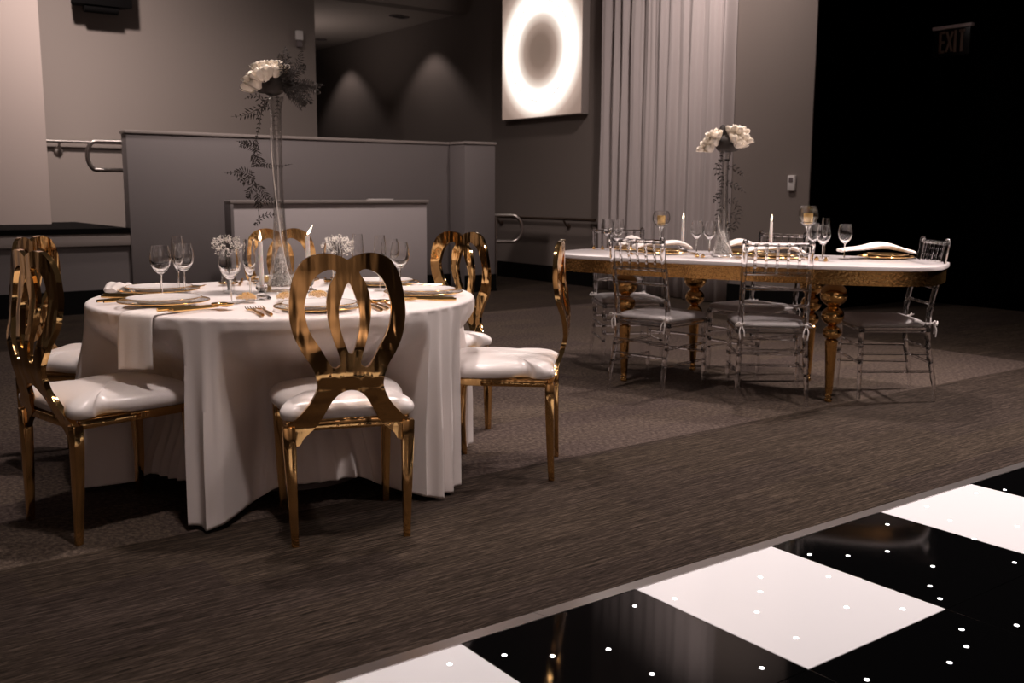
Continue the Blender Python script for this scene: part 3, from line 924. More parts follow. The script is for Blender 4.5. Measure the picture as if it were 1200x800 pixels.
def make_rose(seed):
    rnd = random.Random(seed); mb = MB()
    mb.sphere((0, 0, 0), .016, 10, 8, (1, 1, 1.1))
    for layer, (n, R, open_, tall) in enumerate([(3, .016, .05, 1.15), (4, .021, .15, 1.1), (5, .027, .3, 1.0), (6, .033, .5, .9)]):
        for k in range(n):
            a0 = 2 * pi * (k + .5 * layer) / n + rnd.uniform(-.15, .15)
            wid = 2 * pi / n * .72
            vs, fs = [], []
            for i in range(5):
                q = i / 4
                for j in range(6):
                    s = (j / 5 - .5)
                    a = a0 + wid * s * (1.15 - .3 * abs(q - .5))
                    rr = R * (.45 + .62 * sin(q * pi * .55) + open_ * .28 * q * q) + .0015 * sin(7 * s + seed) * q
                    z = (-.9 + 1.75 * q * tall) * R * .8 - (2 * s) ** 2 * .007 * q - open_ * .006 * q ** 3
                    vs.append((rr * cos(a), rr * sin(a), z))
            for i in range(4):
                for j in range(5):
                    p = i * 6 + j
                    fs.append((p, p + 1, p + 7, p + 6))
            mb.add(vs, fs)
    return mb

def frond(mb, path, n, leaf, seed, droop=.3, width=.0028):
    """fern sprig: a fine stem carrying two rows of narrow leaflets"""
    rnd = random.Random(seed)
    P = catmull(path, 8)
    mb.tube(P, [.0013 * (1 - .6 * i / len(P)) for i in range(len(P))], 5)
    n = max(4, int(n * .66))
    for k in range(n):
        f = (k + .5) / n * (len(P) - 1); i = int(f); p = P[i].lerp(P[min(i + 1, len(P) - 1)], f - i)
        t = (P[min(i + 1, len(P) - 1)] - P[max(i - 1, 0)]).normalized()
        taper = sin(pi * min(1, .18 + .85 * (k + 1) / n)) ** .7
        for s in (-1, 1):
            side = t.cross(Vector((SE + rnd.uniform(-.45, .45), CE + rnd.uniform(-.45, .45), rnd.uniform(-.5, .5)))).normalized() * s
            if side.length < .1: continue
            ln = leaf * 1.05 * taper * rnd.uniform(.7, 1.2)
            d = (side * .85 + t * .55 + Vector((0, 0, -droop * rnd.random()))).normalized()
            up = t.cross(d).normalized() * width
            w2 = d.cross(up).normalized() * width * .9
            m = p + d * ln * .5
            mb.add([p, m + up + w2, m + up - w2, m - up - w2, m - up + w2, p + d * ln + Vector((0, 0, -.15 * droop * ln))],
                   [(0, 2, 1), (0, 3, 2), (0, 4, 3), (0, 1, 4), (5, 1, 2), (5, 2, 3), (5, 3, 4), (5, 4, 1)])

charger_p, ch_used = make_charger(), []
plate_p, pl_used = make_plate(), []
fork_p, fo_used = make_fork(), []
spoon_p, spn_used = make_spoon(), []
knife_p, kn_used = make_knife(), []
wine_p, wi_used = make_wine(), []
flute_p, flu_used = make_flute(), []

# ------------------------------------------------------------------ place settings on the round table
where = {'A': 'at the right profile chair', 'B': 'at the nearest chair', 'C': 'at the left front chair', 'D': 'at the left rear chair',
         'E': 'at the chair behind the vase', 'F': 'at the far right chair'}
top = TZ + .0022
for k, pos, hd, lab in chairs:
    p = P3(*pos) - tcr; p.z = 0; p.normalize()
    c = tcr + p * .555; c.z = top
    yax = -p; xax = Vector((yax.y, -yax.x, 0))
    rz = atan2(-yax.x, yax.y)
    if k == 'C': c.z += .0075     # the napkin lies under this charger
    place(charger_p, ch_used, c, rz, 'clear charger plate with gold rim %s, round table' % where[k], 'charger plates on the round table')
    place(plate_p, pl_used, c + Vector((0, 0, .0085)), rz, 'white dinner plate on the charger %s, round table' % where[k], 'dinner plates on the round table')
    def loc(x, y): return c + xax * x + yax * y
    for i, x in enumerate((-.196, -.230)):
        place(fork_p, fo_used, loc(x, -.01 - .01 * i), rz + .03 * i, '%s gold fork left of the plate %s, round table' % (('inner', 'outer')[i], where[k]), 'gold forks on the round table')
    place(knife_p, kn_used, loc(.19, -.01), rz - .02, 'gold knife right of the plate %s, round table' % where[k], 'gold knives on the round table')
    for i, x in enumerate((.222, .256)):
        place(spoon_p, spn_used, loc(x, .0), rz - .04 - .05 * i, '%s gold spoon right of the plate %s, round table' % (('inner', 'outer')[i], where[k]), 'gold spoons on the round table')

# napkins on the round table: one hangs over the edge at the left front place
def draped_napkin(ang, off, width, reach, drop, label):
    """napkin lying under the plate and falling over the table edge"""
    d = Vector((cos(ang), sin(ang), 0)); s = Vector((-d.y, d.x, 0))
    path = [(TR - reach, .0045), (TR - .05, .0045), (TR - .015, .0045), (TR + .005, .001), (TR + .014, -.012), (TR + .019, -.05), (TR + .022, -.11), (TR + .024, -drop)]
    Pp = catmull([Vector((a, 0, b)) for a, b in path], 5)
    vs, fs = [], []
    n = 14
    for i, q in enumerate(Pp):
        f = i / (len(Pp) - 1)
        for j in range(n + 1):
            w_ = (j / n - .5) * width * (1 + .04 * f)
            bump = .0025 * sin(j * 1.1 + 2 * f) * sstep(.4, 1, f)
            vs.append(d * (q.x + bump) + s * (w_ + off) + Vector((0, 0, TZ + q.z + (.012 * (j / n) if f > .98 else 0))))
    for i in range(len(Pp) - 1):
        for j in range(n):
            a = i * (n + 1) + j
            fs.append((a, a + 1, a + n + 2, a + n + 1))
    o = MB().add(vs, fs).build('napkin', 'napkin', None, 70); o.location = tcr
    m = o.modifiers.new('thickness', 'SOLIDIFY'); m.thickness = .004; m.offset = 1
    return tag(o, label, 'napkin', 'white napkins')
pc = P3(*chairs[2][1]) - tcr
q = at(163, 369, TZ) - tcr
draped_napkin(atan2(q.y, q.x), 0, .155, .16, .19, 'white napkin hanging over the round table edge at the left front chair')

def folded_napkin(name, loc, rz, L_, W_, label, arch=.022, seed=1, tails=True):
    """soft napkin folded in a band, lying across a plate with its ends drooping"""
    rnd = random.Random(seed); n, m_ = 26, 10
    vs, fs = [], []
    for side in (1, -1):
        for i in range(n + 1):
            s = i / n * 2 - 1
            z0 = arch * (1 - abs(s) ** 2.2) + .006 * sin(5 * s + seed)
            for j in range(m_ + 1):
                t = j / m_ * 2 - 1
                wv = W_ / 2 * (1 - .18 * abs(s) + .08 * sin(4 * s + seed))
                th = .032 * sqrt(max(0, 1 - t ** 4)) * (1 - .45 * abs(s)) * (1 + .25 * sin(3.3 * s + seed))
                z = z0 + .017 + side * th * .5 + .003 * sin(6 * t + 3 * s) * (side > 0)
                vs.append((s * L_ / 2, t * wv + .012 * sin(2.2 * s + seed), max(.0015 if side < 0 else .006, z)))
    N = (n + 1) * (m_ + 1)
    for i in range(n):
        for j in range(m_):
            a = i * (m_ + 1) + j; b = a + m_ + 1
            fs.append((a, b, b + 1, a + 1)); fs.append((a + N, a + 1 + N, b + 1 + N, b + N))
    for i in range(n):
        for j in (0, m_):
            a = i * (m_ + 1) + j; b = a + m_ + 1
            fs.append((a, a + N, b + N, b))
    for i in (0, n):
        for j in range(m_):
            a = i * (m_ + 1) + j
            fs.append((a, a + 1, a + 1 + N, a + N))
    o = MB().add(vs, fs).build(name, 'napkin', None, 70)
    o.location = loc; o.rotation_euler = (0, 0, rz)
    return tag(o, label, 'napkin', 'white napkins')
qd = at(139, 343, TZ)
folded_napkin('napkin', Vector((qd.x, qd.y, top + .001)), YAW * 0 + .9, .12, .07, 'folded white napkin lying by the left rear plate of the round table', .002, 3)

# glasses
def glass(kind, px, py, label, rz=0):
    q = at(px, py, TZ); q.z = top
    if kind == 'w': place(wine_p, wi_used, q, rz, label, 'wine glasses')
    else: place(flute_p, flu_used, q, rz, label, 'champagne flutes')
glass('w', 190, 349, 'leftmost wine glass on the round table')
glass('f', 210, 343, 'leftmost champagne flute on the round table, between two wine glasses')
glass('w', 217, 345, 'wine glass partly behind the left flute on the round table')
glass('w', 271, 357, 'wine glass before the left bunch of baby breath on the round table')
glass('f', 294, 352, 'champagne flute just left of the lit candle near the tall vase')
glass('w', 391, 342, 'wine glass seen through the left loop of the nearest chair back')
glass('f', 420, 338, 'champagne flute right of the right bunch of baby breath')
glass('f', 446, 341, 'champagne flute above the right loop of the nearest chair back')
glass('w', 458, 333, 'wine glass behind the rightmost flute on the round table')
glass('w', 469, 340, 'rightmost wine glass on the round table')

# centrepiece of the round table
vb = at(330, 341, TZ); vb.z = top
vz = at_near(319, 113, vb).z - top
vase = make_tower_vase(vz); vase.location = vb; vase['label'] = 'tall clear trumpet vase flaring at its foot, in the middle of the round table'
tag(vase, group='tall tower vases')
# pearl string wound round the vase
def pearl_string(base, h, label, turns=1.0):
    mb = MB(); n = 120
    for i in range(n):
        f = i / n; z = .02 + f * h
        r = .0255 + .047 * exp(-z / .09)
        a = radians(335 - 140 * turns * f) - YAW
        mb.sphere((r * cos(a), r * sin(a), z), .0034, 8, 6)
    o = mb.build('pearl_string', 'pearl', None, 60); o.location = base
    return tag(o, label, 'pearl string')
pearl_string(vb, vz * .82, 'string of tiny pearls running down the tall vase on the round table')

def crystal_fill(base, label, seed):
    rnd = random.Random(seed); mb = MB()
    for _ in range(330):
        z = .025 + .13 * rnd.random() ** 1.5
        r = max(.008, .044 - .26 * (z - .02)) * sqrt(rnd.random()); a = rnd.uniform(0, 6.283)
        mb.sphere((r * cos(a), r * sin(a), z), .0052, 8, 5)
    o = mb.build('crystal_beads', 'bead_clear', None, 60); o.location = base
    return tag(o, label, 'beads', None, 'stuff')
M['bead_clear'] = principled('frosted_bead', (0.95, 0.92, 0.90), 0.08)
crystal_fill(vb, 'clear crystal beads filling the foot of the round table vase', 5)

def bouquet(base_pt, roses, dark, label, seed, rr=1.0):
    t = thing('rose_bouquet', label, 'flowers', base_pt)
    for i, (px, py, dd) in enumerate(roses):
        p = at_near(px, py, base_pt) - base_pt
        fwd = Vector((SE, CE, 0))
        o = make_rose(seed + i).build('rose', 'petal', t, 60)
        md = o.modifiers.new('thickness', 'SOLIDIFY'); md.thickness = .0012
        o.location = p + fwd * dd
        o.scale = (rr, rr, rr * 1.25)
        d = (p + fwd * dd - Vector((0, 0, -.06))).normalized()
        o.rotation_euler = d.to_track_quat('Z', 'Y').to_euler()
    rnd = random.Random(seed); mb = MB()
    for (px, py, r, sx, sz) in dark:
        p = at_near(px, py, base_pt) - base_pt
        mb.sphere(p, r, 18, 12, (sx, sx, sz))
    # ragged sepals and leaves over the dark base
    mb.v = [(x + rnd.uniform(-.003, .003), y + rnd.uniform(-.003, .003), z + rnd.uniform(-.003, .003)) for x, y, z in mb.v]
    tag(mb.build('foliage_base', 'fern', t, 50), 'dark leafy base')
    return t
bp = vb + Vector((0, 0, vz))
bouquet(bp, [(296, 92, -.02), (305, 79, -.01), (313, 90, -.04), (320, 77, .0), (329, 80, -.01), (302, 98, -.03), (311, 84, .035), (324, 84, -.035), (292, 100, .0), (307, 88, -.06), (317, 84, -.06), (299, 87, .02)],
        [(320, 98, .055, 1.0, .9), (309, 100, .04, 1, .8), (328, 92, .036, .8, 1.1)], 'cream roses on a dark leafy base atop the round table vase', 21, 1.0)

def px_path(pts, base, jit, seed):
    rnd = random.Random(seed); fwd = Vector((SE, CE, 0)); off = rnd.uniform(-jit, jit)
    return [at_near(px, py, base) + fwd * (off + rnd.uniform(-jit, jit) * .4) for px, py in pts]

def garland(name, base, sprigs, label, cat='fern', width=.0026):
    t = thing(name, label, cat, base)
    for i, (pts, n, leaf, jit) in enumerate(sprigs):
        mb = MB(); frond(mb, [p - base for p in px_path(pts, base, jit, i * 7 + 1)], n, leaf, i + 5, .3, width)
        mb.build('frond', 'fern', t, 0)
    return t
# trailing dark fern down the left of the vase
garland('fern_garland', vb + Vector((0, 0, vz * .9)), [
    ([(316, 116), (308, 128), (304, 150), (299, 172), (297, 200), (302, 232), (304, 262)], 40, .012, .01),
    ([(313, 124), (300, 130), (288, 135), (272, 137)], 16, .030, .02),
    ([(317, 126), (306, 124), (300, 134), (303, 142)], 12, .026, .02),
    ([(303, 168), (292, 168), (284, 167), (276, 165)], 14, .020, .02),
    ([(303, 176), (296, 172), (288, 170), (280, 172)], 14, .026, .02),
    ([(299, 172), (302, 182), (306, 190), (310, 196)], 14, .028, .02),
    ([(297, 180), (301, 188), (300, 196)], 12, .030, .02),
    ([(299, 194), (312, 194), (326, 195), (343, 192)], 22, .014, .02),
    ([(297, 206), (288, 201), (280, 203), (263, 202)], 20, .028, .02),
    ([(299, 206), (291, 210), (284, 212), (278, 208)], 14, .024, .02),
    ([(298, 210), (296, 220), (291, 228), (289, 232)], 14, .028, .02),
    ([(300, 215), (306, 222), (311, 230), (322, 234)], 16, .026, .02),
    ([(302, 226), (304, 236), (306, 244)], 12, .030, .02),
    ([(300, 236), (310, 236), (320, 236), (332, 237)], 14, .018, .02),
    ([(303, 256), (310, 253), (318, 251), (325, 252)], 10, .020, .02),
    ([(304, 258), (300, 262), (297, 264)], 6, .014, .02),
    ([(325, 112), (326, 126), (324, 140), (325, 160), (326, 178)], 20, .014, .01),
    ([(318, 110), (310, 118), (298, 112), (286, 116)], 14, .022, .02),
], 'dark fern garland trailing down the left side of the round table vase')
# feathery asparagus fern fanning out to the right of the roses
rn = random.Random(4); spr = []
for k in range(26):
    a = radians(rn.uniform(-62, 108)); ln = rn.uniform(22, 46)
    x0, y0 = 336 + rn.uniform(-2, 4), 104 + rn.uniform(-12, 6)
    x1, y1 = x0 + ln * cos(a), y0 - ln * sin(a)
    xm, ym = (x0 + x1) / 2 + rn.uniform(-3, 5), (y0 + y1) / 2 + rn.uniform(-5, 3)
    spr.append(([(x0, y0), (xm, ym), (x1, y1)], 30, .026, .06))
garland('asparagus_fern', bp, spr, 'feathery dark asparagus fern fanning out right of the cream roses', width=.0019)

# candles, dishes and small flowers
hold_p, ho_used = make_holder(), []
def candle_with_holder(px, py, ztop_px, z, label_c, label_h, lean=0.0):
    q = at(px, py, z); q.z = z + .0022
    place(hold_p, ho_used, q, 0, label_h, 'glass candle holders')
    zt_ = at_near(px, ztop_px, q).z
    c = make_candle(zt_ - (q.z + .0505), lean); c.location = q + Vector((0, 0, .0505)); tag(c, label_c, None, 'lit taper candles')
    c.rotation_euler = (0, 0, -YAW)
    return c
candle_with_holder(307, 351, 283, TZ, 'lit white candle just left of the round table vase', 'cut-glass holder under the candle left of the tall vase')
candle_with_holder(362, 343, 276, TZ, 'lit white candle right of the round table vase, flame blown to the right', 'cut-glass holder under the candle right of the tall vase', .55)

dish_p, di_used = make_bowl_dish(), []
for (px, py, lab) in ((289, 355, 'left of the tall vase'), (329, 357, 'in front of the tall vase'), (373, 352, 'right of the tall vase')):
    q = at(px, py, TZ); q.z = top
    if px == 329: q = at(336, 354, TZ); q.z = top
    place(dish_p, di_used, q, 0, 'small clear dish of gold beads %s' % lab, 'dishes of gold beads')
    bead_heap('gold_beads', q + Vector((0, 0, .007)), .037, .029, 340, px, 'gold beads heaped in the dish %s' % lab)

gv = at(313, 340, TZ); gv.z = top
vt = thing('votive_cup', 'small gold votive cup between the left candle and the tall vase', 'votive', gv)
MB().lathe([(0, 0), (.016, 0), (.018, .004), (.019, .056), (.0175, .056), (.0165, .006), (0, .005)], 24).build('cup', 'gold_bead', vt)
ringp = [(.0187 * cos(2 * pi * k / 32), .0187 * sin(2 * pi * k / 32), .056) for k in range(32)]
MB().tube(ringp, .0014, 6, closed=True).build('rim', 'gold_cut', vt)

tum_p, tu_used = make_tumbler(), []
g1 = at(268, 344, TZ); g1.z = top
place(tum_p, tu_used, g1, 0, 'small clear bud vase holding the left bunch of baby breath', 'bud vases')
gy1 = make_gyp(5, .060, at_near(270, 288, g1).z - g1.z - .012); gy1.location = g1 + Vector((0, 0, .012)); tag(gy1, 'small round bunch of white baby breath at the left of the round table centre', None, 'baby breath bunches')
g2 = at(397, 334, TZ); g2.z = top
place(tum_p, tu_used, g2, 0, 'small clear bud vase holding the right bunch of baby breath', 'bud vases')
gy2 = make_gyp(9, .070, at_near(397, 289, g2).z - g2.z - .012); gy2.location = g2 + Vector((0, 0, .012)); tag(gy2, 'small round bunch of white baby breath right of the tall vase', None, 'baby breath bunches')

# ------------------------------------------------------------------ oval mirrored table
OC, OA, OB, OANG, OZ = (1.375, 6.05), 1.17, .49, radians(-29.5), .775
oc = P3(*OC); orz = OANG - YAW
ot = thing('oval_table', 'long oval table with white top, gold mirrored apron and gold ball-turned legs', 'table', oc, orz)
def oval(a, b, n=160, N=3.5):
    out = []
    for k in range(n):
        t = 2 * pi * k / n; c_, s_ = cos(t), sin(t)
        out.append((a * abs(c_) ** (2 / N) * (1 if c_ >= 0 else -1), b * abs(s_) ** (2 / N) * (1 if s_ >= 0 else -1)))
    return out
def oval_slab(a, b, z0, z1, inset=0):
    O = oval(a, b); n = len(O); mb = MB()
    vs = [(x, y, z0) for x, y in O] + [(x, y, z1) for x, y in O]
    fs = [(i, (i + 1) % n, n + (i + 1) % n, n + i) for i in range(n)] + [tuple(range(n - 1, -1, -1)), tuple(range(n, 2 * n))]
    return mb.add(vs, fs)
oval_slab(OA, OB, OZ - .022, OZ).build('tabletop', 'table_white', ot, 40, bevel=.003)
ap = MB(); Oa, Ob_ = oval(OA - .014, OB - .014), oval(OA - .034, OB - .034); n = len(Oa)
vs = [(x, y, z) for z in (.672, OZ - .0225) for x, y in Oa] + [(x, y, z) for z in (.672, OZ - .0225) for x, y in Ob_]
fs = []
for i in range(n):
    j = (i + 1) % n
    fs += [(i, j, n + j, n + i), (2 * n + i, 3 * n + i, 3 * n + j, 2 * n + j), (i, 2 * n + i, 2 * n + j, j), (n + i, n + j, 3 * n + j, 3 * n + i)]
ap.add(vs, fs).build('apron', add_bump(principled('gold_mosaic', (0.62, 0.36, 0.13), 0.22, 1.0), 70, 0.28, 0.01, 2.0), ot, 40)
legprof = [(0, 0), (.017, 0), (.021, .006), (.021, .016), (.015, .022), (.016, .028), (.020, .034), (.016, .040), (.020, .06), (.034, .335), (.036, .345), (.030, .352)]
def ball(zc_, r, h):
    return [(sqrt(max(0, 1 - (i / 6) ** 2)) * r if abs(i) < 6 else r * .35, zc_ + i / 6 * h) for i in range(-6, 7)]
legprof += ball(.392, .050, .042) + ball(.486, .062, .053) + ball(.604, .074, .067) + [(.03, .672), (0, .672)]
leg_me = None
for (x, y) in ((-.605, -.31), (.63, -.29), (-.365, .275), (.38, .285)):
    if leg_me is None:
        o = MB().lathe(legprof, 28).build('leg', 'gold_leg', ot, 50); leg_me = o.data
    else:
        o = bpy.data.objects.new('leg', leg_me); COL.objects.link(o); o.parent = ot
    o.location = (x, y, 0)

# ------------------------------------------------------------------ clear chiavari chairs
def noded(a, b, r, n=24, nodes_=(0.25, 0.5, 0.75), k=.35):
    a, b = Vector(a), Vector(b); pts, rad = [], []
    for i in range(n + 1):
        f = i / n; pts.append(a.lerp(b, f))
        rad.append(r * (1 + sum(k * exp(-((f - q) / .022) ** 2) for q in nodes_)))
    return pts, rad

def make_chiavari():
    t = thing('clear_chair', 'x', 'chair', group='clear acrylic chairs around the oval table')
    hw, top_ = .175, .90
    yb = lambda z: -.055 * sstep(.40, 0, z) * 1.0 - .075 * sstep(.45, .92, z)
    for s in (-1, 1):
        zs = [top_ * i / 40 for i in range(41)]
        pts = [(s * (hw + .012 * sstep(.4, 0, z)), yb(z), z) for z in zs]
        rad = [.0150 * (1 + .25 * sum(exp(-((z - q) / .010) ** 2) for q in (.13, .25, .36, .52, .62, .72, .80, .88))) * (1 - .25 * sstep(.3, 0, z)) for z in zs]
        MB().tube(pts, rad, 10).sphere((s * hw, yb(top_), top_), .014, 10, 8).build('rear_leg', 'acrylic', t)
        zs = [.425 * i / 24 for i in range(25)]
        pts = [(s * (.195 + .006 * sstep(.4, 0, z)), .375, z) for z in zs]
        rad = [.0150 * (1 + .25 * sum(exp(-((z - q) / .010) ** 2) for q in (.13, .25, .36))) * (1 - .25 * sstep(.3, 0, z)) for z in zs]
        MB().tube(pts, rad, 10).build('front_leg', 'acrylic', t)
    def rail(name, a, b, r=.009, nd=(.2, .5, .8)):
        p, q_ = noded(a, b, r, 24, nd, .18); MB().tube(p, q_, 8).build(name, 'acrylic', t)
    rail('top_rail', (-hw, yb(.885), .885), (hw, yb(.885), .885), .0115, (.17, .34, .5, .66, .83))
    rail('back_rail', (-hw, yb(.725), .725), (hw, yb(.725), .725), .010, (.17, .34, .5, .66, .83))
    rail('back_rail', (-hw, yb(.64), .64), (hw, yb(.64), .64), .008)
    rail('back_rail', (-hw, yb(.55), .55), (hw, yb(.55), .55), .008)
    for i in range(5):
        x = -hw + 2 * hw * (i + 1) / 6
        rail('spindle', (x, yb(.725), .725), (x, yb(.885), .885), .0075, (.25, .5, .75))
    for s in (-1, 1):
        for z in (.17, .27):
            rail('side_stretcher', (s * (hw + .004), yb(z), z), (s * .198, .375, z), .0075, (.15, .5, .85))
    rail('front_stretcher', (-.198, .375, .22), (.198, .375, .22), .0075)
    rail('front_stretcher', (-.197, .375, .31), (.197, .375, .31), .0075)
    rail('rear_stretcher', (-hw - .004, yb(.22), .22), (hw + .004, yb(.22), .22), .0075)
    rail('rear_stretcher', (-hw - .004, yb(.30), .30), (hw + .004, yb(.30), .30), .0075)
    sf = MB()
    for a, b in (((-.187, .0), (-.20, .385)), ((.187, .0), (.20, .385))):
        sf.tube([(a[0], a[1], .405), (b[0], b[1], .405)], .014, 8)
    sf.tube([(-.2, .375, .405), (.2, .375, .405)], .014, 8); sf.tube([(-.18, .0, .405), (.18, .0, .405)], .014, 8)
    sf.build('seat_frame', 'acrylic', t)
    half = [(0, .012), (.10, .012), (.155, .016), (.185, .03), (.195, .10), (.205, .22), (.212, .34), (.205, .385), (.15, .398), (0, .402)]
    cush = tag(cushion(mirror_poly(half), (0, .2), .420, .042, dome=.008).build('seat_cushion', 'silver_cushion', t, 80), 'silver grey seat cushion')
    for s in (-1, 1):
        rb = MB()
        x0, y0, z0 = s * .172, -.012, .44
        rb.tube([(x0 - s * .02, .02, z0), (x0, y0 - .012, z0 + .004), (x0 + s * .02, .018, z0)], .005, 6)
        for (dx, dz, ex_) in ((.030, .016, .034), (-.026, .014, .030)):
            rb.tube(catmull([(x0, y0 - .014, z0), (x0 + s * dx * .6, y0 - .03, z0 + dz), (x0 + s * ex_, y0 - .022, z0 - .004), (x0, y0 - .016, z0 - .004)], 4), .0035, 6)
        rb.tube(catmull([(x0, y0 - .016, z0), (x0 + s * .012, y0 - .03, z0 - .03), (x0 + s * .006, y0 - .03, z0 - .075)], 4), .0035, 6)
        rb.tube(catmull([(x0, y0 - .016, z0), (x0 - s * .012, y0 - .028, z0 - .03), (x0 - s * .016, y0 - .03, z0 - .06)], 4), .0035, 6)
        tag(rb.build('tie_ribbon', 'ribbon', cush, 60), 'white ribbon tie')
    return t

cproto, cused = make_chiavari(), []
for pos, hd, lab in [
    ((.755, 5.745), (.66, .75), 'clear acrylic chair at the left front of the oval table, back to the viewer'),
    ((1.435, 5.425), (.12, .99), 'clear acrylic chair squarely before the oval table below its right candle'),
    ((2.33, 5.69), (-1.0, .02), 'clear acrylic chair at the right end of the oval table against the black wall'),
    ((.76, 7.02), (.14, -.99), 'far clear acrylic chair at the left rear of the oval table before the curtain'),
    ((1.70, 6.46), (-.80, -.60), 'far clear acrylic chair behind the oval table before the grey wall'),
]:
    place(cproto, cused, P3(*pos), heading(*hd), lab)

# ------------------------------------------------------------------ things on the oval table
ott = OZ + .0012
def on_oval(px, py):
    q = at(px, py, OZ); q.z = ott; return q
settings = [((776, 297.5), .66, 'at the left front clear chair', (798, 291), .5), ((908, 303.5), .12, 'at the squarely placed near chair', (905, 297), .3),
            ((1038, 303), -1.57, 'at the right end chair', (1030, 296), .2), ((742, 293.5), -2.9, 'at the left rear clear chair', None, 0), ((872, 298), -2.3, 'just right of the tall vase', (868, 289), .2)]
for i, (pp, rz, lab, nap, nrz) in enumerate(settings):
    q = on_oval(*pp)
    place(charger_p, ch_used, q, rz, 'clear charger plate %s, oval table' % lab, 'charger plates on the oval table')
    p = make_plate(.125) if i == 0 else None
    if i == 0:
        for ch in kids(p): ch.data.materials[0] = M['gold_dark']
        gplate, gused = p, []
        p.name = 'gold_plate'; p['category'] = 'plate'
    place(gplate, gused, q + Vector((0, 0, .0085)), rz, 'dark gold plate %s, oval table, under a napkin' % lab, 'gold plates on the oval table')
    fr_ = q - Vector((0, 0, .0)); 
    folded_napkin('napkin', q + Vector((0, 0, .024)) - Vector((CE, -SE, 0)) * (.0, .0, .06, .0, .0)[i], -YAW + (.12, -.08, .0, .25, -.05)[i], (.36, .34, .44, .19, .30)[i], .155,
                  'loosely folded white napkin across the plate %s, oval table' % lab, .030, 5 + i)
    # gold cutlery beside each plate
    right = Vector((CE, -SE, 0)); ahead = Vector((SE, CE, 0))
    if i in (0, 1):
        place(fork_p, fo_used, q - right * .20, -YAW, 'gold fork left of the plate %s, oval table' % lab, 'gold cutlery on the oval table')
        place(knife_p, kn_used, q + right * (.19 if i < 2 else .195), -YAW, 'gold knife right of the plate %s, oval table' % lab, 'gold cutlery on the oval table')

for kind, px, py, lab in [('w', 711, 292.5, 'leftmost wine glass on the oval table'), ('w', 724, 293.5, 'second wine glass from the left on the oval table'),
                          ('w', 816, 297, 'left wine glass of the pair just left of the oval table vase'), ('w', 831, 298, 'right wine glass of the pair just left of the oval table vase'),
                          ('w', 952, 302, 'wine glass just below the right globe candle holder'), ('f', 966, 301, 'champagne flute right of the globe holder on the oval table'),
                          ('w', 963.5, 306, 'wine glass in front of the flute on the oval table'), ('w', 989, 304, 'rightmost wine glass on the oval table')]:
    q = on_oval(px, py)
    place(wine_p if kind == 'w' else flute_p, wi_used if kind == 'w' else flu_used, q, 0, lab, 'wine glasses' if kind == 'w' else 'champagne flutes')

# globe candle goblets
def make_globe():
    t = thing('globe_holder', 'x', 'candle holder', group='globe candle goblets')
    MB().lathe([(0, 0), (.036, 0), (.038, .004), (.03, .009), (.010, .014), (.007, .02), (0, .02)], 24).build('foot', 'crystal', t)
    MB().lathe([(.007, .018), (.006, .05), (.0055, .11), (.010, .14), (.022, .158)], 14).build('stem', 'crystal', t)
    out = [(0, .150), (.024, .153), (.046, .170), (.058, .197), (.058, .218), (.050, .243), (.042, .252)]
    inn = [(.040, .252), (.048, .242), (.056, .217), (.056, .198), (.044, .173), (.022, .159), (0, .157)]
    MB().lathe(out + inn, 10).build('globe', 'crystal', t, 15)
    return t
glp, glu = make_globe(), []
vcup, vcu = None, []
for px, py, ptop, lab in ((774, 294, 247, 'left of the candle near the curtain'), (945, 301, 241, 'against the black wall edge')):
    q = on_oval(px, py)
    hh_ = (at_near(px, ptop, q).z - q.z)
    o = place(glp, glu, q, .3, 'stemmed glass globe holder %s, oval table' % lab)
    sc_ = hh_ / .252; o.scale = (1.0, 1.0, sc_)
    if vcup is None:
        vcup = thing('gold_votive', 'x', 'votive', group='gold votives in the globe goblets')
        MB().lathe([(0, 0), (.022, 0), (.026, .003), (.027, .062), (.0255, .062), (.024, .006), (0, .005)], 20).build('cup', 'gold_bead', vcup)
        tag(MB().lathe([(0, .006), (.0235, .006), (.0235, .045), (0, .047)], 20).build('wax_fill', 'wax', vcup), 'pale wax filling')
    place(vcup, vcu, q + Vector((0, 0, .163 * sc_)), 0, 'small gold votive inside the glass globe %s' % lab)

for px, py, zt_, lab in ((799.5, 295.5, 257, 'left of the oval table vase'), (902.5, 296.8, 259, 'right of the oval table vase')):
    q = on_oval(px, py)
    place(hold_p, ho_used, q, 0, 'cut-glass holder under the candle %s' % lab, 'glass candle holders')
    c = make_candle(at_near(px, zt_, q).z - q.z - .0505, .05); c.location = q + Vector((0, 0, .0505)); tag(c, 'lit white taper candle %s' % lab, None, 'lit taper candles')
    c.rotation_euler = (0, 0, -YAW)

# vase, roses and vine on the oval table
v2 = on_oval(846, 301)
vz2 = at_near(850, 177, v2).z - ott
ov = make_tower_vase(vz2); ov.location = v2; tag(ov, 'tall clear trumpet vase flaring at its foot, in the middle of the oval table', None, 'tall tower vases')
pearl_string(v2, vz2 * .45, 'string of tiny pearls at the foot of the vase on the oval table', 1.6)
crystal_fill(v2, 'clear crystal beads filling the foot of the oval table vase', 6)
b2_ = v2 + Vector((0, 0, vz2))
bouquet(b2_, [(834, 157, -.02), (827, 166, -.01), (835, 166, -.045), (856, 152, -.01), (864, 152, -.03), (870, 160, -.02), (859, 162, -.05), (876, 163, .0), (868, 168, -.04), (823, 172, .0), (830, 173, -.03), (838, 159, -.05), (863, 168, -.06), (872, 153, .02)],
        [(849, 168, .058, 1.0, .9), (847, 157, .036, .7, 1.5), (856, 172, .05, 1.1, .6)], 'two cream rose clusters with a dark middle atop the oval table vase', 51, 1.0)
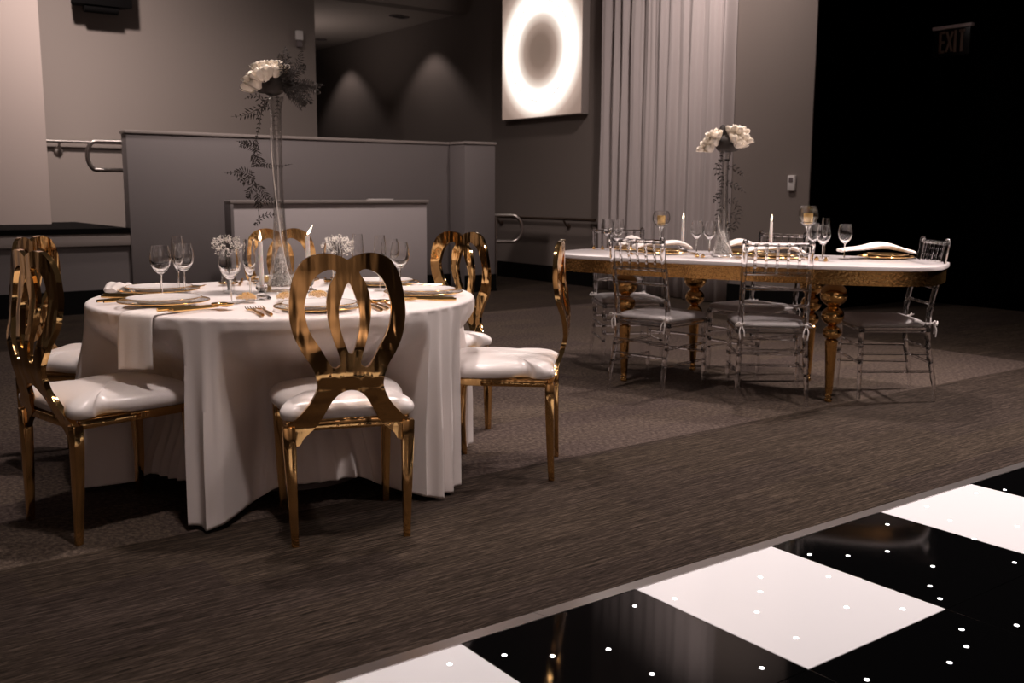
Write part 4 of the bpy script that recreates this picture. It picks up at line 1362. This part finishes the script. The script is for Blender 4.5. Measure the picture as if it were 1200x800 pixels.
garland('leafy_vine', v2 + Vector((0, 0, vz2 * .8)), [
    ([(847, 176), (843, 196), (846, 214), (842, 232), (845, 262)], 26, .022, .01),
    ([(845, 186), (838, 196), (842, 208), (852, 204)], 12, .022, .03),
    ([(852, 196), (862, 196), (868, 202), (872, 206)], 10, .030, .03),
    ([(850, 214), (860, 216), (868, 220), (875, 226)], 12, .030, .03),
    ([(846, 222), (840, 230), (836, 238)], 8, .026, .03),
    ([(852, 236), (862, 236), (866, 246), (870, 254)], 12, .034, .03),
    ([(854, 250), (862, 254), (861, 264), (858, 272)], 12, .034, .03),
    ([(850, 262), (856, 266), (852, 274)], 8, .030, .03),
    ([(847, 240), (840, 250), (839, 262)], 8, .028, .03),
], 'dark leafy vine trailing down the vase on the oval table', 'vine', .0045)

# little gold knots lying on the white top
def make_knot():
    t = thing('gold_knot', 'x', 'ornament', group='little gold knots on the oval table')
    a = [(.012 * cos(2 * pi * k / 20), .006 * sin(4 * pi * k / 20), .012 + .010 * sin(2 * pi * k / 20)) for k in range(20)]
    MB().tube(a, .0035, 8, closed=True).build('loop', 'gold_cut', t)
    b = [(.007 * cos(2 * pi * k / 16), .009 * sin(2 * pi * k / 16), .009 + .005 * cos(2 * pi * k / 16)) for k in range(16)]
    MB().tube(b, .0035, 8, closed=True).build('wrap', 'gold_cut', t)
    return t
knp, knu = make_knot(), []
for px, py, lab in ((696, 292, 'left of the two at the oval table tip'), (706, 292.5, 'right of the two at the oval table tip'),
                    (817, 301.5, 'left of the two beside the oval table vase'), (823.5, 302, 'right of the two beside the oval table vase'),
                    (957, 305.5, 'left of the two below the right wine glasses'), (967.5, 306.5, 'right of the two below the right wine glasses')):
    place(knp, knu, on_oval(px, py), .4, 'little gold knot, %s' % lab)

# ------------------------------------------------------------------ light
WARM = (1.0, 0.845, 0.79)
def area(name, x, y, z, size, watt, target=None, col=WARM, spread=None):
    d = bpy.data.lights.new(name, 'AREA'); d.shape = 'DISK'; d.size = size; d.energy = watt; d.color = col
    if spread: d.spread = spread
    o = bpy.data.objects.new(name, d); COL.objects.link(o)
    o.location = P3(x, y, z)
    if target:
        dv = P3(*target) - o.location; o.rotation_euler = dv.to_track_quat('-Z', 'Y').to_euler()
    return o
area('lamp_front_seats', -.3, 2.2, 4.4, .30, 8, (-.8, 3.3, 0), spread=radians(60))
area('lamp_round_table', -.5, 4.4, 4.3, .30, 50, (-.85, 4.2, 0), spread=radians(130))
area('lamp_oval_table', 1.5, 6.4, 4.3, .30, 62, (1.35, 6.0, 0), spread=radians(120))
area('lamp_dance_floor', 2.7, 3.2, 4.3, .45, 60, (2.7, 3.4, 0), spread=radians(100))
area('lamp_right_side', 5.4, 6.4, 3.6, .35, 34, (2.3, 5.7, .45), spread=radians(60))
area('lamp_left_stage', -3.8, 8.6, 4.6, .30, 46, (-4.8, 11.3, 1.9), spread=radians(84))
area('lamp_counter', -1.8, 8.8, 4.4, .3, 46, (-1.8, 9.8, .6), spread=radians(120))
area('lamp_curtain', 1.5, 9.2, 4.6, .3, 30, (2.0, 11.3, 1.2), spread=radians(110))

area('corridor_ceiling_fill', -3.6, 15.2, 1.9, .3, 5, (-3.2, 15.4, 4), spread=radians(120))  # added fill, aimed up to brighten the corridor ceiling
area('fill_side_wall', -5.4, 4.4, 4.2, .3, 70, (-8.2, 5.6, 1.3), spread=radians(75))  # added fill: brightens the side wall that the gold chair backs mirror
area('fill_front_wall', -1.2, -3.6, 3.6, .35, 75, (-.6, -6.5, 1.2), spread=radians(110))  # added fill pair: brightens the wall behind the viewer for gold reflections
area('fill_front_wall', 3.4, -2.4, 3.6, .35, 60, (4.2, -5.5, 1.2), spread=radians(110))

def spot(name, loc, target, watt, ang, blend=.4, rad=.03, col=WARM):
    d = bpy.data.lights.new(name, 'SPOT'); d.energy = watt; d.spot_size = ang; d.spot_blend = blend; d.shadow_soft_size = rad; d.color = col
    o = bpy.data.objects.new(name, d); COL.objects.link(o); o.location = loc
    o.rotation_euler = (Vector(target) - Vector(loc)).to_track_quat('-Z', 'Y').to_euler()
    return o
for nm, vv in (('downlight_far', d1v), ('downlight_near', d2v)):
    spot(nm, (U_WALL - .52, vv, z_head - .01), (U_WALL - .52, vv, 0), 19, radians(103), .45)
    downlight(U_WALL - .52, vv, zcl, 'downlight close to the back wall above the %s light cone' % ('left' if nm.endswith('far') else 'right'))

w_ = bpy.data.worlds.new('dim_room'); SC.world = w_; w_.use_nodes = True
w_.node_tree.nodes['Background'].inputs['Color'].default_value = (1.0, 0.84, 0.78, 1)
w_.node_tree.nodes['Background'].inputs['Strength'].default_value = 0.03

# ------------------------------------------------------------------ camera
cd = bpy.data.cameras.new('camera'); cam = bpy.data.objects.new('camera', cd); COL.objects.link(cam)
cd.sensor_width = 36.0; cd.lens = 36.0 * F_PX / 1200.0; cd.clip_start = .05; cd.clip_end = 100
cp_, sp_ = cos(PITCH), sin(PITCH); cr_, sr_ = cos(ROLL), sin(ROLL)
R3 = lambda x, y, z: Vector((*room(x, y), z))
right0, up0, fwd0 = R3(1, 0, 0), R3(0, sp_, cp_), R3(0, cp_, -sp_)
rgt = right0 * cr_ + up0 * sr_
upv = up0 * cr_ - right0 * sr_
mat = Matrix((rgt, upv, -fwd0)).transposed().to_4x4()
mat.translation = Vector((0, 0, EYE))
cam.matrix_world = mat
cd.dof.use_dof = True; cd.dof.focus_distance = 3.65; cd.dof.aperture_fstop = 5.0
SC.camera = cam

vs_ = SC.view_settings
vs_.view_transform = 'Standard'; vs_.look = 'None'; vs_.exposure = 0.0; vs_.gamma = 1.0; vs_.use_curve_mapping = False
